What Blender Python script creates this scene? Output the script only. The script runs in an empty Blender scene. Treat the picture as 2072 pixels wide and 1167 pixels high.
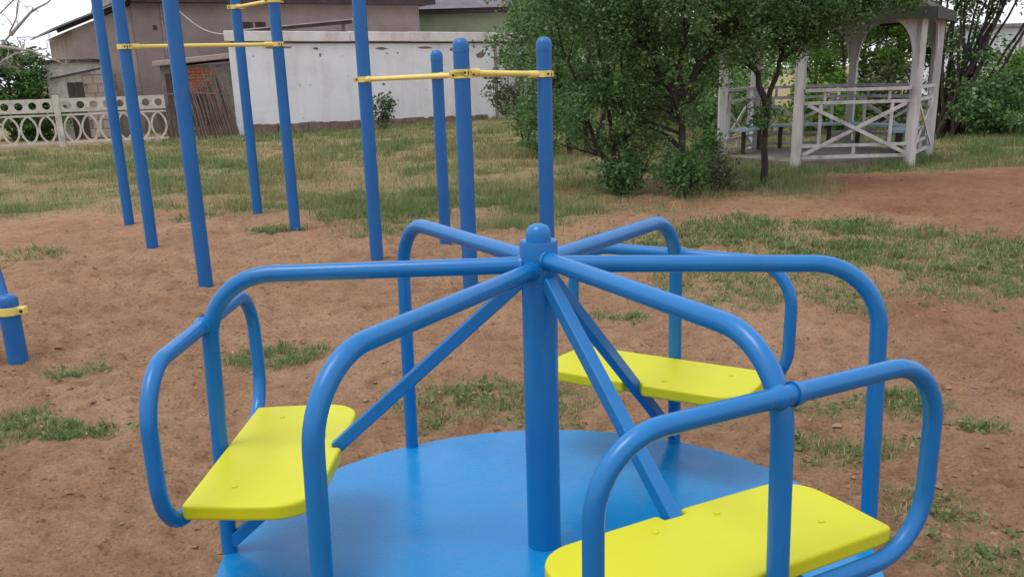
import bpy, math, random
import numpy as np
from mathutils import Vector, Matrix

random.seed(11)
rng = np.random.default_rng(11)
scene = bpy.context.scene
col = scene.collection
R = math.radians
PI = math.pi

# ------------------------------------------------------------------ camera
cam_d = bpy.data.cameras.new('camera')
cam = bpy.data.objects.new('camera', cam_d)
col.objects.link(cam)
scene.camera = cam
cam_d.sensor_width = 36.0
cam_d.lens = 1929.7 / 2072 * 36.0
cam_d.shift_y = 166.3 / 2072
cam_d.clip_start = 0.05
cam_d.clip_end = 2000
PITCH, ROLL, YAW = 0.3024, -0.0293, -0.0367
fw = Vector((math.sin(YAW) * math.cos(PITCH), math.cos(YAW) * math.cos(PITCH), -math.sin(PITCH)))
rt0 = Vector((math.cos(YAW), -math.sin(YAW), 0))
up0 = rt0.cross(fw)
rt = rt0 * math.cos(ROLL) + up0 * math.sin(ROLL)
up = up0 * math.cos(ROLL) - rt0 * math.sin(ROLL)
cm = Matrix((rt, up, -fw)).transposed().to_4x4()
cm.translation = Vector((0.0123, -2.547, 1.464))
cam.matrix_world = cm

# ------------------------------------------------------------------ sky, sun, exposure
SUN_EL, SUN_AZ = R(70), R(-118)          # azimuth measured from +Y towards +X
world = bpy.data.worlds.new('World')
scene.world = world
world.use_nodes = True
wn, wl = world.node_tree.nodes, world.node_tree.links
wn.clear()
w_out = wn.new('ShaderNodeOutputWorld')
w_bg = wn.new('ShaderNodeBackground')
w_sky = wn.new('ShaderNodeTexSky')
w_sky.sky_type = 'NISHITA'
w_sky.sun_disc = False
w_sky.sun_elevation = SUN_EL
w_sky.sun_rotation = SUN_AZ
w_sky.air_density = 1.0
w_sky.dust_density = 4.0
w_hsv = wn.new('ShaderNodeHueSaturation')
w_hsv.inputs['Saturation'].default_value = 0.25
w_mix = wn.new('ShaderNodeMix'); w_mix.data_type = 'RGBA'
w_mix.inputs[0].default_value = 0.72
w_mix.inputs[7].default_value = (9.3, 9.4, 10.2, 1)     # overcast cloud deck
w_tc = wn.new('ShaderNodeTexCoord')
w_noise = wn.new('ShaderNodeTexNoise')
w_noise.inputs['Scale'].default_value = 3.0
w_noise.inputs['Detail'].default_value = 5.0
w_map = wn.new('ShaderNodeMapRange')
w_map.inputs[1].default_value = 0.3; w_map.inputs[2].default_value = 0.7
w_map.inputs[3].default_value = 0.86; w_map.inputs[4].default_value = 1.12
w_mul = wn.new('ShaderNodeVectorMath'); w_mul.operation = 'SCALE'
wl.new(w_sky.outputs[0], w_hsv.inputs['Color'])
wl.new(w_hsv.outputs[0], w_mix.inputs[6])
wl.new(w_tc.outputs['Generated'], w_noise.inputs['Vector'])
wl.new(w_noise.outputs[0], w_map.inputs[0])
wl.new(w_mix.outputs[2], w_mul.inputs[0])
wl.new(w_map.outputs[0], w_mul.inputs['Scale'])
wl.new(w_mul.outputs[0], w_bg.inputs[0])
w_bg.inputs[1].default_value = 0.095
wl.new(w_bg.outputs[0], w_out.inputs[0])

sun_d = bpy.data.lights.new('sun', 'SUN')
sun_d.energy = 0.95
sun_d.angle = R(24)
sun_d.color = (1.0, 0.96, 0.9)
sun = bpy.data.objects.new('sun', sun_d)
col.objects.link(sun)
sd = Vector((math.sin(SUN_AZ) * math.cos(SUN_EL), math.cos(SUN_AZ) * math.cos(SUN_EL), math.sin(SUN_EL)))
sun.rotation_euler = sd.to_track_quat('Z', 'Y').to_euler()
sun.location = (0, 0, 20)

scene.view_settings.view_transform = 'Standard'
scene.view_settings.look = 'None'
scene.view_settings.exposure = 0.64
scene.view_settings.gamma = 1.0
scene.view_settings.use_curve_mapping = False

# ------------------------------------------------------------------ materials
def new_mat(name):
    m = bpy.data.materials.new(name)
    m.use_nodes = True
    n = m.node_tree.nodes
    return m, n, m.node_tree.links, n['Principled BSDF']

def ramp(n, stops):
    r = n.new('ShaderNodeValToRGB')
    e = r.color_ramp.elements
    while len(e) < len(stops):
        e.new(0.5)
    for k, (p, c) in enumerate(stops):
        e[k].position = p
        e[k].color = (*c, 1)
    return r

def coords(n, l, scale=(1, 1, 1), obj=True):
    tc = n.new('ShaderNodeTexCoord')
    mp = n.new('ShaderNodeMapping')
    mp.inputs['Scale'].default_value = scale
    l.new(tc.outputs['Object'], mp.inputs[0])
    return mp

def noise_mat(name, stops, scale=4.0, detail=6.0, rough=0.8, bump=0.0, bscale=None, stretch=(1, 1, 1), bdist=0.02, spec=0.3, coat=0.0):
    m, n, l, b = new_mat(name)
    mp = coords(n, l, stretch)
    t = n.new('ShaderNodeTexNoise')
    t.inputs['Scale'].default_value = scale
    t.inputs['Detail'].default_value = detail
    t.inputs['Roughness'].default_value = 0.62
    l.new(mp.outputs[0], t.inputs['Vector'])
    r = ramp(n, stops)
    l.new(t.outputs[0], r.inputs[0])
    l.new(r.outputs[0], b.inputs['Base Color'])
    b.inputs['Roughness'].default_value = rough
    b.inputs['Specular IOR Level'].default_value = spec
    b.inputs['Coat Weight'].default_value = coat
    if bump:
        t2 = n.new('ShaderNodeTexNoise')
        t2.inputs['Scale'].default_value = bscale or scale * 6
        t2.inputs['Detail'].default_value = 6
        l.new(mp.outputs[0], t2.inputs['Vector'])
        bp = n.new('ShaderNodeBump')
        bp.inputs['Strength'].default_value = bump
        bp.inputs['Distance'].default_value = bdist
        l.new(t2.outputs[0], bp.inputs['Height'])
        l.new(bp.outputs[0], b.inputs['Normal'])
    return m

def paint_mat(name, base, dark, rough, dirt=(0.25, 0.16, 0.11), dirt_amt=0.35, bump=0.06, scale=9.0, spec=0.42):
    """gloss enamel brushed over steel: faint tone drift, thin dusty wear, uneven gloss"""
    m, n, l, b = new_mat(name)
    mp = coords(n, l)
    t = n.new('ShaderNodeTexNoise'); t.inputs['Scale'].default_value = scale * 0.35; t.inputs['Detail'].default_value = 4
    l.new(mp.outputs[0], t.inputs['Vector'])
    r = ramp(n, [(0.3, dark), (0.7, base)])
    l.new(t.outputs[0], r.inputs[0])
    t2 = n.new('ShaderNodeTexNoise'); t2.inputs['Scale'].default_value = scale; t2.inputs['Detail'].default_value = 9; t2.inputs['Roughness'].default_value = 0.75
    l.new(mp.outputs[0], t2.inputs['Vector'])
    r2 = ramp(n, [(0.52, (0, 0, 0)), (0.8, (dirt_amt,) * 3)])
    l.new(t2.outputs[0], r2.inputs[0])
    mx = n.new('ShaderNodeMix'); mx.data_type = 'RGBA'
    l.new(r2.outputs[0], mx.inputs[0]); l.new(r.outputs[0], mx.inputs[6])
    mx.inputs[7].default_value = (*dirt, 1)
    l.new(mx.outputs[2], b.inputs['Base Color'])
    b.inputs['Specular IOR Level'].default_value = spec
    mr = n.new('ShaderNodeMapRange')
    mr.inputs[1].default_value = 0.3; mr.inputs[2].default_value = 0.75
    mr.inputs[3].default_value = rough; mr.inputs[4].default_value = min(1, rough + 0.22)
    l.new(t2.outputs[0], mr.inputs[0]); l.new(mr.outputs[0], b.inputs['Roughness'])
    t3 = n.new('ShaderNodeTexNoise'); t3.inputs['Scale'].default_value = 60; t3.inputs['Detail'].default_value = 3
    l.new(mp.outputs[0], t3.inputs['Vector'])
    bp = n.new('ShaderNodeBump'); bp.inputs['Strength'].default_value = bump; bp.inputs['Distance'].default_value = 0.004
    l.new(t3.outputs[0], bp.inputs['Height']); l.new(bp.outputs[0], b.inputs['Normal'])
    return m

def leaf_mat(name, stops, trans=0.35, rough=0.75):
    m, n, l, b = new_mat(name)
    g = n.new('ShaderNodeNewGeometry')
    r = ramp(n, stops)
    l.new(g.outputs['Random Per Island'], r.inputs[0])
    l.new(r.outputs[0], b.inputs['Base Color'])
    b.inputs['Roughness'].default_value = rough
    b.inputs['Specular IOR Level'].default_value = 0.10
    tr = n.new('ShaderNodeBsdfTranslucent')
    l.new(r.outputs[0], tr.inputs[0])
    ms = n.new('ShaderNodeMixShader'); ms.inputs[0].default_value = trans
    l.new(b.outputs[0], ms.inputs[1]); l.new(tr.outputs[0], ms.inputs[2])
    l.new(ms.outputs[0], n['Material Output'].inputs[0])
    return m

M = {}
M['blue'] = paint_mat('blue_enamel', (0.003, 0.150, 0.42), (0.003, 0.130, 0.37), 0.22, dirt_amt=0.05)
M['blue_deck'] = paint_mat('blue_deck_enamel', (0.006, 0.205, 0.50), (0.005, 0.180, 0.45), 0.17, dirt=(0.30, 0.26, 0.24), dirt_amt=0.22, scale=6.5, spec=0.26)
M['blue_post'] = paint_mat('blue_post_enamel', (0.006, 0.120, 0.37), (0.006, 0.102, 0.32), 0.33, dirt_amt=0.12)
M['yellow_seat'] = paint_mat('yellow_plastic', (0.55, 0.545, 0.006), (0.52, 0.51, 0.005), 0.34, dirt=(0.5, 0.46, 0.08), dirt_amt=0.15, bump=0.04)
M['yellow_bar'] = paint_mat('yellow_enamel', (0.76, 0.62, 0.17), (0.66, 0.53, 0.13), 0.4, dirt=(0.6, 0.55, 0.35), dirt_amt=0.4)
M['bolt'] = noise_mat('bolt_steel', [(0.3, (0.02, 0.02, 0.025)), (0.7, (0.06, 0.06, 0.06))], rough=0.45)
M['white_timber'] = noise_mat('white_painted_timber', [(0.25, (0.24, 0.23, 0.215)), (0.5, (0.48, 0.47, 0.465)), (0.8, (0.60, 0.59, 0.59))], scale=7, stretch=(1, 1, 0.25), bump=0.2)
M['pale_blue'] = noise_mat('pale_blue_paint', [(0.3, (0.24, 0.33, 0.40)), (0.7, (0.42, 0.52, 0.60))], scale=5)
M['concrete'] = noise_mat('weathered_concrete', [(0.25, (0.30, 0.275, 0.245)), (0.5, (0.52, 0.49, 0.44)), (0.8, (0.64, 0.61, 0.56))], scale=6, bump=0.4)
M['floor_conc'] = noise_mat('floor_concrete', [(0.3, (0.14, 0.12, 0.10)), (0.7, (0.26, 0.23, 0.20))], scale=4, bump=0.3)
M['roof_sheet'] = noise_mat('dark_roof_sheet', [(0.3, (0.016, 0.022, 0.015)), (0.7, (0.040, 0.050, 0.034))], scale=3, rough=0.6)
M['stucco'] = noise_mat('grey_brown_stucco', [(0.2, (0.21, 0.165, 0.14)), (0.5, (0.33, 0.27, 0.235)), (0.8, (0.40, 0.34, 0.30))], scale=1.3, bump=0.5, bscale=14, bdist=0.03)
M['stucco2'] = noise_mat('pinkish_stucco', [(0.2, (0.21, 0.165, 0.15)), (0.8, (0.345, 0.285, 0.265))], scale=1.6, bump=0.5, bscale=14, bdist=0.03)
M['fascia'] = noise_mat('dark_fascia', [(0.3, (0.035, 0.026, 0.026)), (0.7, (0.075, 0.055, 0.055))], scale=3)
M['rooftop'] = noise_mat('slate_roofing', [(0.3, (0.15, 0.145, 0.15)), (0.7, (0.27, 0.26, 0.275))], scale=2.5, stretch=(4, 1, 1))
M['purple_roof'] = noise_mat('purple_grey_roofing', [(0.3, (0.11, 0.095, 0.12)), (0.7, (0.18, 0.16, 0.19))], scale=2)
M['green_wall'] = noise_mat('pale_green_plaster', [(0.3, (0.26, 0.33, 0.20)), (0.7, (0.36, 0.42, 0.28))], scale=2)
M['whitewash'] = None
M['coping'] = noise_mat('pinkish_white_coping', [(0.25, (0.42, 0.35, 0.33)), (0.5, (0.68, 0.62, 0.60)), (0.8, (0.78, 0.75, 0.74))], scale=2.2, bump=0.4)
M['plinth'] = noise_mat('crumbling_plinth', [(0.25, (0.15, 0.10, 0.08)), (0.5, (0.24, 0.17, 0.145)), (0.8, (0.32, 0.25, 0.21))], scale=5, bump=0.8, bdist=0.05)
M['brick'] = noise_mat('orange_brick', [(0.25, (0.20, 0.065, 0.035)), (0.6, (0.36, 0.12, 0.06)), (0.85, (0.42, 0.24, 0.16))], scale=6, bump=0.4)
M['mortar'] = noise_mat('grey_mortar', [(0.3, (0.13, 0.11, 0.10)), (0.7, (0.26, 0.23, 0.205))], scale=6, bump=0.5)
M['stick'] = noise_mat('grey_stick_wood', [(0.25, (0.07, 0.05, 0.04)), (0.6, (0.17, 0.13, 0.11)), (0.85, (0.27, 0.22, 0.19))], scale=8, stretch=(3, 3, 0.4))
M['dark_wood'] = noise_mat('dark_wood', [(0.3, (0.045, 0.032, 0.026)), (0.7, (0.10, 0.075, 0.06))], scale=6, stretch=(4, 4, 0.5))
M['plank'] = noise_mat('grey_plank', [(0.3, (0.22, 0.19, 0.17)), (0.7, (0.38, 0.34, 0.31))], scale=4, stretch=(0.4, 3, 3))
M['cable'] = noise_mat('white_cable', [(0.3, (0.5, 0.5, 0.48)), (0.7, (0.7, 0.7, 0.68))])
M['bark'] = noise_mat('dark_bark', [(0.3, (0.020, 0.016, 0.013)), (0.7, (0.060, 0.048, 0.038))], scale=14, stretch=(1, 1, 0.25), bump=0.6)
M['pale_bark'] = noise_mat('pale_bark', [(0.3, (0.20, 0.18, 0.165)), (0.7, (0.38, 0.35, 0.33))], scale=9, stretch=(1, 1, 0.3))
M['white_panel'] = noise_mat('white_far_wall', [(0.3, (0.60, 0.61, 0.66)), (0.7, (0.72, 0.73, 0.77))], scale=1.0)
M['leaf_mid'] = leaf_mat('leaf_mid_green', [(0.0, (0.062, 0.138, 0.046)), (0.45, (0.110, 0.212, 0.068)), (0.8, (0.175, 0.290, 0.105)), (1.0, (0.36, 0.46, 0.27))], trans=0.48)
M['leaf_dark'] = leaf_mat('leaf_dark_green', [(0.0, (0.050, 0.115, 0.037)), (0.55, (0.096, 0.190, 0.057)), (1.0, (0.20, 0.30, 0.12))], trans=0.46)
M['leaf_bright'] = leaf_mat('leaf_bright_green', [(0.0, (0.055, 0.12, 0.018)), (0.5, (0.10, 0.20, 0.032)), (1.0, (0.19, 0.30, 0.07))], trans=0.45)
M['leaf_grey'] = leaf_mat('leaf_greyish_green', [(0.0, (0.05, 0.075, 0.035)), (0.5, (0.09, 0.125, 0.06)), (1.0, (0.20, 0.23, 0.14))])
M['grass'] = leaf_mat('mixed_grass', [(0.0, (0.11, 0.165, 0.060)), (0.35, (0.18, 0.22, 0.085)), (0.6, (0.29, 0.275, 0.13)), (1.0, (0.46, 0.39, 0.23))], trans=0.4, rough=0.7)
M['grass_green'] = leaf_mat('fresh_grass', [(0.0, (0.095, 0.160, 0.060)), (0.5, (0.155, 0.230, 0.085)), (0.8, (0.23, 0.28, 0.12)), (1.0, (0.42, 0.38, 0.22))], trans=0.42, rough=0.7)
M['grass_dry'] = leaf_mat('dry_grass', [(0.0, (0.12, 0.15, 0.055)), (0.3, (0.21, 0.22, 0.085)), (0.6, (0.32, 0.29, 0.14)), (1.0, (0.50, 0.43, 0.25))], trans=0.4, rough=0.7)
M['clod'] = noise_mat('soil_clod', [(0.3, (0.16, 0.09, 0.055)), (0.7, (0.34, 0.21, 0.135))], scale=3)
M['litter'] = leaf_mat('dry_leaf_litter', [(0.0, (0.06, 0.035, 0.022)), (0.5, (0.16, 0.09, 0.05)), (1.0, (0.40, 0.30, 0.19))], trans=0.1, rough=0.8)

def whitewash_mat():
    m, n, l, b = new_mat('whitewashed_masonry')
    mp = coords(n, l)
    t = n.new('ShaderNodeTexNoise'); t.inputs['Scale'].default_value = 0.9; t.inputs['Detail'].default_value = 8; t.inputs['Roughness'].default_value = 0.65
    l.new(mp.outputs[0], t.inputs['Vector'])
    r = ramp(n, [(0.28, (0.66, 0.64, 0.67)), (0.5, (0.78, 0.78, 0.81)), (0.75, (0.82, 0.82, 0.86))])
    l.new(t.outputs[0], r.inputs[0])
    t2 = n.new('ShaderNodeTexNoise'); t2.inputs['Scale'].default_value = 4.2; t2.inputs['Detail'].default_value = 5
    l.new(mp.outputs[0], t2.inputs['Vector'])
    r2 = ramp(n, [(0.66, (0, 0, 0)), (0.72, (0.8,) * 3)])
    l.new(t2.outputs[0], r2.inputs[0])
    mx = n.new('ShaderNodeMix'); mx.data_type = 'RGBA'
    l.new(r2.outputs[0], mx.inputs[0]); l.new(r.outputs[0], mx.inputs[6]); mx.inputs[7].default_value = (0.30, 0.25, 0.23, 1)
    mp2 = coords(n, l, (2.4, 2.4, 0.22))
    t4 = n.new('ShaderNodeTexNoise'); t4.inputs['Scale'].default_value = 1.6; t4.inputs['Detail'].default_value = 7
    l.new(mp2.outputs[0], t4.inputs['Vector'])
    r4 = ramp(n, [(0.36, (0.74, 0.70, 0.66)), (0.50, (1.0, 1.0, 1.0))])
    l.new(t4.outputs[0], r4.inputs[0])
    m4 = n.new('ShaderNodeMix'); m4.data_type = 'RGBA'; m4.blend_type = 'MULTIPLY'; m4.inputs[0].default_value = 0.22
    l.new(mx.outputs[2], m4.inputs[6]); l.new(r4.outputs[0], m4.inputs[7])
    l.new(m4.outputs[2], b.inputs['Base Color'])
    b.inputs['Roughness'].default_value = 0.85
    bp = n.new('ShaderNodeBump'); bp.inputs['Strength'].default_value = 0.5; bp.inputs['Distance'].default_value = 0.03
    l.new(t2.outputs[0], bp.inputs['Height']); l.new(bp.outputs[0], b.inputs['Normal'])
    return m
M['whitewash'] = whitewash_mat()

def ground_mat():
    m, n, l, b = new_mat('trampled_soil')
    mp = coords(n, l)
    def nz(sc, det=8, ro=0.65):
        t = n.new('ShaderNodeTexNoise'); t.inputs['Scale'].default_value = sc; t.inputs['Detail'].default_value = det; t.inputs['Roughness'].default_value = ro
        l.new(mp.outputs[0], t.inputs['Vector']); return t
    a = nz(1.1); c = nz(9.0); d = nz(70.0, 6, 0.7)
    r1 = ramp(n, [(0.3, (0.272, 0.154, 0.087)), (0.5, (0.348, 0.208, 0.123)), (0.72, (0.405, 0.260, 0.163))])
    l.new(a.outputs[0], r1.inputs[0])
    r2 = ramp(n, [(0.30, (0.66,) * 3), (0.47, (0.98,) * 3), (0.75, (1.16,) * 3)])
    l.new(c.outputs[0], r2.inputs[0])
    r3 = ramp(n, [(0.30, (0.42,) * 3), (0.44, (0.92,) * 3), (0.56, (1.06,) * 3), (0.75, (1.40,) * 3)])  # fine grain tone; dark end deepened to paint shade between crumbs
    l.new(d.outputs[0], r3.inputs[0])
    def mul(x, y):
        q = n.new('ShaderNodeMix'); q.data_type = 'RGBA'; q.blend_type = 'MULTIPLY'; q.inputs[0].default_value = 1.0
        l.new(x, q.inputs[6]); l.new(y, q.inputs[7]); return q.outputs[2]
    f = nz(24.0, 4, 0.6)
    r4 = ramp(n, [(0.31, (0.52, 0.48, 0.45)), (0.40, (1.0,) * 3)])  # sparse dark spots: shade of small pits put into the colour
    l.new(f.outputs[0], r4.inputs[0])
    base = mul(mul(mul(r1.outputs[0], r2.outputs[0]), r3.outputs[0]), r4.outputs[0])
    at = n.new('ShaderNodeAttribute'); at.attribute_name = 'redsoil'
    mr = n.new('ShaderNodeMix'); mr.data_type = 'RGBA'
    l.new(at.outputs['Fac'], mr.inputs[0]); l.new(base, mr.inputs[6])
    rr = n.new('ShaderNodeMix'); rr.data_type = 'RGBA'; rr.blend_type = 'MULTIPLY'; rr.inputs[0].default_value = 1.0
    l.new(base, rr.inputs[6]); rr.inputs[7].default_value = (0.78, 0.66, 0.63, 1)
    l.new(rr.outputs[2], mr.inputs[7])
    ag = n.new('ShaderNodeAttribute'); ag.attribute_name = 'thatch'
    rt_ = ramp(n, [(0.3, (0.17, 0.165, 0.075)), (0.5, (0.24, 0.225, 0.11)), (0.75, (0.33, 0.29, 0.165))])
    l.new(c.outputs[0], rt_.inputs[0])
    mg = n.new('ShaderNodeMix'); mg.data_type = 'RGBA'
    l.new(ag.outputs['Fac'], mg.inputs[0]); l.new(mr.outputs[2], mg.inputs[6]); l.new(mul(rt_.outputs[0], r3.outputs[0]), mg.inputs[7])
    l.new(mg.outputs[2], b.inputs['Base Color'])
    b.inputs['Roughness'].default_value = 0.95
    b.inputs['Specular IOR Level'].default_value = 0.15
    e = nz(48.0, 9, 0.72)
    bp = n.new('ShaderNodeBump'); bp.inputs['Strength'].default_value = 1.0; bp.inputs['Distance'].default_value = 0.03
    l.new(e.outputs[0], bp.inputs['Height']); l.new(bp.outputs[0], b.inputs['Normal'])
    return m
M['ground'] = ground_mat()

# ------------------------------------------------------------------ object helpers
def tag(o, label=None, cat=None, group=None, kind=None):
    if label: o['label'] = label
    if cat: o['category'] = cat
    if group: o['group'] = group
    if kind: o['kind'] = kind
    return o

def empty(name, loc=(0, 0, 0), rz=0.0, label=None, cat=None, group=None):
    o = bpy.data.objects.new(name, None)
    col.objects.link(o)
    o.location = loc
    o.rotation_euler = (0, 0, rz)
    o.empty_display_size = 0.2
    return tag(o, label, cat, group)

def link(name, me, mat, parent=None):
    o = bpy.data.objects.new(name, me)
    if mat is not None and len(me.materials) == 0:
        me.materials.append(mat)
    col.objects.link(o)
    if parent: o.parent = parent
    return o

class MB:
    def __init__(s):
        s.v, s.f = [], []
    def add(s, vs, fs):
        k = len(s.v)
        s.v += [tuple(v) for v in vs]
        s.f += [tuple(i + k for i in f) for f in fs]
        return s
    def box(s, x0, x1, y0, y1, z0, z1):
        return s.add([(x0, y0, z0), (x1, y0, z0), (x1, y1, z0), (x0, y1, z0), (x0, y0, z1), (x1, y0, z1), (x1, y1, z1), (x0, y1, z1)],
                     [(0, 3, 2, 1), (4, 5, 6, 7), (0, 1, 5, 4), (1, 2, 6, 5), (2, 3, 7, 6), (3, 0, 4, 7)])
    def beam(s, a, b, w, h, upv=(0, 0, 1)):
        """rectangular bar from a to b; w sideways, h along up"""
        a, b = Vector(a), Vector(b)
        d = (b - a).normalized()
        u = Vector(upv)
        if abs(d.dot(u)) > 0.98: u = Vector((0, 1, 0))
        sd_ = d.cross(u).normalized()
        u = sd_.cross(d).normalized()
        vs = []
        for p in (a, b):
            for (i, j) in ((-1, -1), (1, -1), (1, 1), (-1, 1)):
                vs.append(p + sd_ * (i * w / 2) + u * (j * h / 2))
        return s.add(vs, [(3, 2, 1, 0), (4, 5, 6, 7), (0, 1, 5, 4), (1, 2, 6, 5), (2, 3, 7, 6), (3, 0, 4, 7)])
    def tube(s, pts, r, seg=12, caps=True, closed=False):
        pts = [Vector(p) for p in pts]
        n = len(pts)
        rs = r if isinstance(r, (list, tuple)) else [r] * n
        tang = []
        for i in range(n):
            a = pts[(i - 1) % n] if (closed or i > 0) else pts[0]
            b = pts[(i + 1) % n] if (closed or i < n - 1) else pts[-1]
            t = (b - a)
            tang.append(t.normalized() if t.length > 1e-9 else Vector((0, 0, 1)))
        u = tang[0].orthogonal().normalized()
        vs, fs = [], []
        for i in range(n):
            u = (u - tang[i] * u.dot(tang[i]))
            u = u.normalized() if u.length > 1e-6 else tang[i].orthogonal().normalized()
            w = tang[i].cross(u)
            for k in range(seg):
                a = 2 * PI * k / seg
                vs.append(pts[i] + (u * math.cos(a) + w * math.sin(a)) * rs[i])
        m = n if closed else n - 1
        for i in range(m):
            for k in range(seg):
                i2 = (i + 1) % n
                fs.append((i * seg + k, i * seg + (k + 1) % seg, i2 * seg + (k + 1) % seg, i2 * seg + k))
        if caps and not closed:
            fs.append(tuple(reversed(range(seg))))
            fs.append(tuple(range((n - 1) * seg, n * seg)))
        return s.add(vs, fs)
    def lathe(s, prof, seg=24, c=(0, 0, 0)):
        """profile (r, z) from bottom to top round the z axis"""
        vs, fs = [], []
        for (r, z) in prof:
            for k in range(seg):
                a = 2 * PI * k / seg
                vs.append((c[0] + r * math.cos(a), c[1] + r * math.sin(a), c[2] + z))
        for i in range(len(prof) - 1):
            for k in range(seg):
                fs.append((i * seg + k, i * seg + (k + 1) % seg, (i + 1) * seg + (k + 1) % seg, (i + 1) * seg + k))
        fs.append(tuple(reversed(range(seg))))
        fs.append(tuple(range((len(prof) - 1) * seg, len(prof) * seg)))
        return s.add(vs, fs)
    def prism(s, outline, z0, z1):
        n = len(outline)
        vs = [(x, y, z0) for x, y in outline] + [(x, y, z1) for x, y in outline]
        fs = [tuple(reversed(range(n))), tuple(range(n, 2 * n))]
        fs += [(i, (i + 1) % n, n + (i + 1) % n, n + i) for i in range(n)]
        return s.add(vs, fs)
    def mesh(s, name, smooth=False, angle=40):
        me = bpy.data.meshes.new(name)
        me.from_pydata(s.v, [], s.f)
        me.update()
        if smooth:
            me.shade_smooth()
            me.set_sharp_from_angle(angle=R(angle))
        return me
    def build(s, name, mat, parent=None, smooth=False, bevel=0.0, bseg=2):
        o = link(name, s.mesh(name, smooth), mat, parent)
        if bevel:
            md = o.modifiers.new('bevel', 'BEVEL')
            md.width = bevel; md.segments = bseg; md.limit_method = 'ANGLE'; md.angle_limit = R(35)
            md.harden_normals = False
        return o

def round_path(pts, rad, n=8, closed=False):
    """polyline with filleted corners"""
    pts = [Vector(p) for p in pts]
    out = []
    N = len(pts)
    rng_i = range(N) if closed else range(1, N - 1)
    if not closed: out.append(pts[0])
    for i in rng_i:
        p, a, b = pts[i], pts[(i - 1) % N], pts[(i + 1) % N]
        r_ = rad[i] if isinstance(rad, (list, tuple)) else rad
        da, db = (a - p).normalized(), (b - p).normalized()
        ang = da.angle(db)
        tl = r_ / math.tan(ang / 2)
        c = p + (da + db).normalized() * (r_ / math.sin(ang / 2))
        s0, s1 = p + da * tl - c, p + db * tl - c
        tot = s0.angle(s1)
        for k in range(n + 1):
            t = k / n
            out.append(c + (s0 * math.sin((1 - t) * tot) + s1 * math.sin(t * tot)) / math.sin(tot))
    if not closed: out.append(pts[-1])
    return out

def np_mesh(name, verts, nper, mat, parent=None, attrs=None):
    """verts (n*nper,3): n separate polygons of nper corners"""
    nv = len(verts); nf = nv // nper
    me = bpy.data.meshes.new(name)
    me.vertices.add(nv)
    me.vertices.foreach_set('co', np.ascontiguousarray(verts, dtype=np.float32).ravel())
    me.loops.add(nv)
    me.loops.foreach_set('vertex_index', np.arange(nv, dtype=np.int32))
    me.polygons.add(nf)
    me.polygons.foreach_set('loop_start', np.arange(0, nv, nper, dtype=np.int32))
    me.update(calc_edges=True)
    me.validate()
    return link(name, me, mat, parent)

# value noise for terrain and scatter
_tab = rng.random((256, 256))
def vnoise(x, y, sc, ox=0.0, oy=0.0):
    x = np.asarray(x) * sc + ox; y = np.asarray(y) * sc + oy
    xi = np.floor(x).astype(int); yi = np.floor(y).astype(int)
    fx = x - xi; fy = y - yi
    fx = fx * fx * (3 - 2 * fx); fy = fy * fy * (3 - 2 * fy)
    a = _tab[xi % 256, yi % 256]; b = _tab[(xi + 1) % 256, yi % 256]
    c = _tab[xi % 256, (yi + 1) % 256]; d = _tab[(xi + 1) % 256, (yi + 1) % 256]
    return (a * (1 - fx) + b * fx) * (1 - fy) + (c * (1 - fx) + d * fx) * fy
def fbm(x, y, sc, oct_=4, ox=0.0):
    s = 0; amp = 0.5; tot = 0
    for k in range(oct_):
        s = s + amp * vnoise(x, y, sc * 2 ** k, ox + 17.3 * k, 5.1 * k); tot += amp; amp *= 0.5
    return s / tot
def sstep(a, b, x):
    t = np.clip((x - a) / (b - a), 0, 1)
    return t * t * (3 - 2 * t)

# ------------------------------------------------------------------ ground
def field_mask(x, y):
    """1 where the meadow grows, 0 on the bare play area"""
    bx = np.array([-30, -6.2, -5.6, -4.9, -4.0, -2.8, -2.05, -1.45, -1.0, -0.5, 0.2, 0.8, 1.6, 2.4, 40])
    by = np.array([8.2, 8.2, 8.8, 9.1, 9.1, 8.3, 7.6, 7.4, 7.7, 7.3, 7.0, 7.6, 8.0, 9.0, 9.0])
    e = np.interp(x, bx, by)
    wob = (fbm(x, y, 1.3, 4, 3.0) - 0.5) * 1.6
    m = sstep(-0.9, 1.5, y - e + wob * 1.3)
    # bare trodden path in front of the gazebo
    path = sstep(2.6, 3.9, x + wob * 0.6) * sstep(6.2, 7.6, y + wob * 0.5 - (x - 4) * -0.25) * (1 - sstep(10.9, 11.5, y + wob * 0.35 - 0.12 * (x - 5)))
    m = m * (1 - path)
    under = np.exp(-(((x - 1.3) / 1.5) ** 2 + ((y - 9.0) / 1.5) ** 2) ** 2)
    return m * (1 - 0.85 * under * sstep(.30, .55, fbm(x, y, 1.4, 3, 14.0))), np.maximum(path, 0.6 * under)
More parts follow.
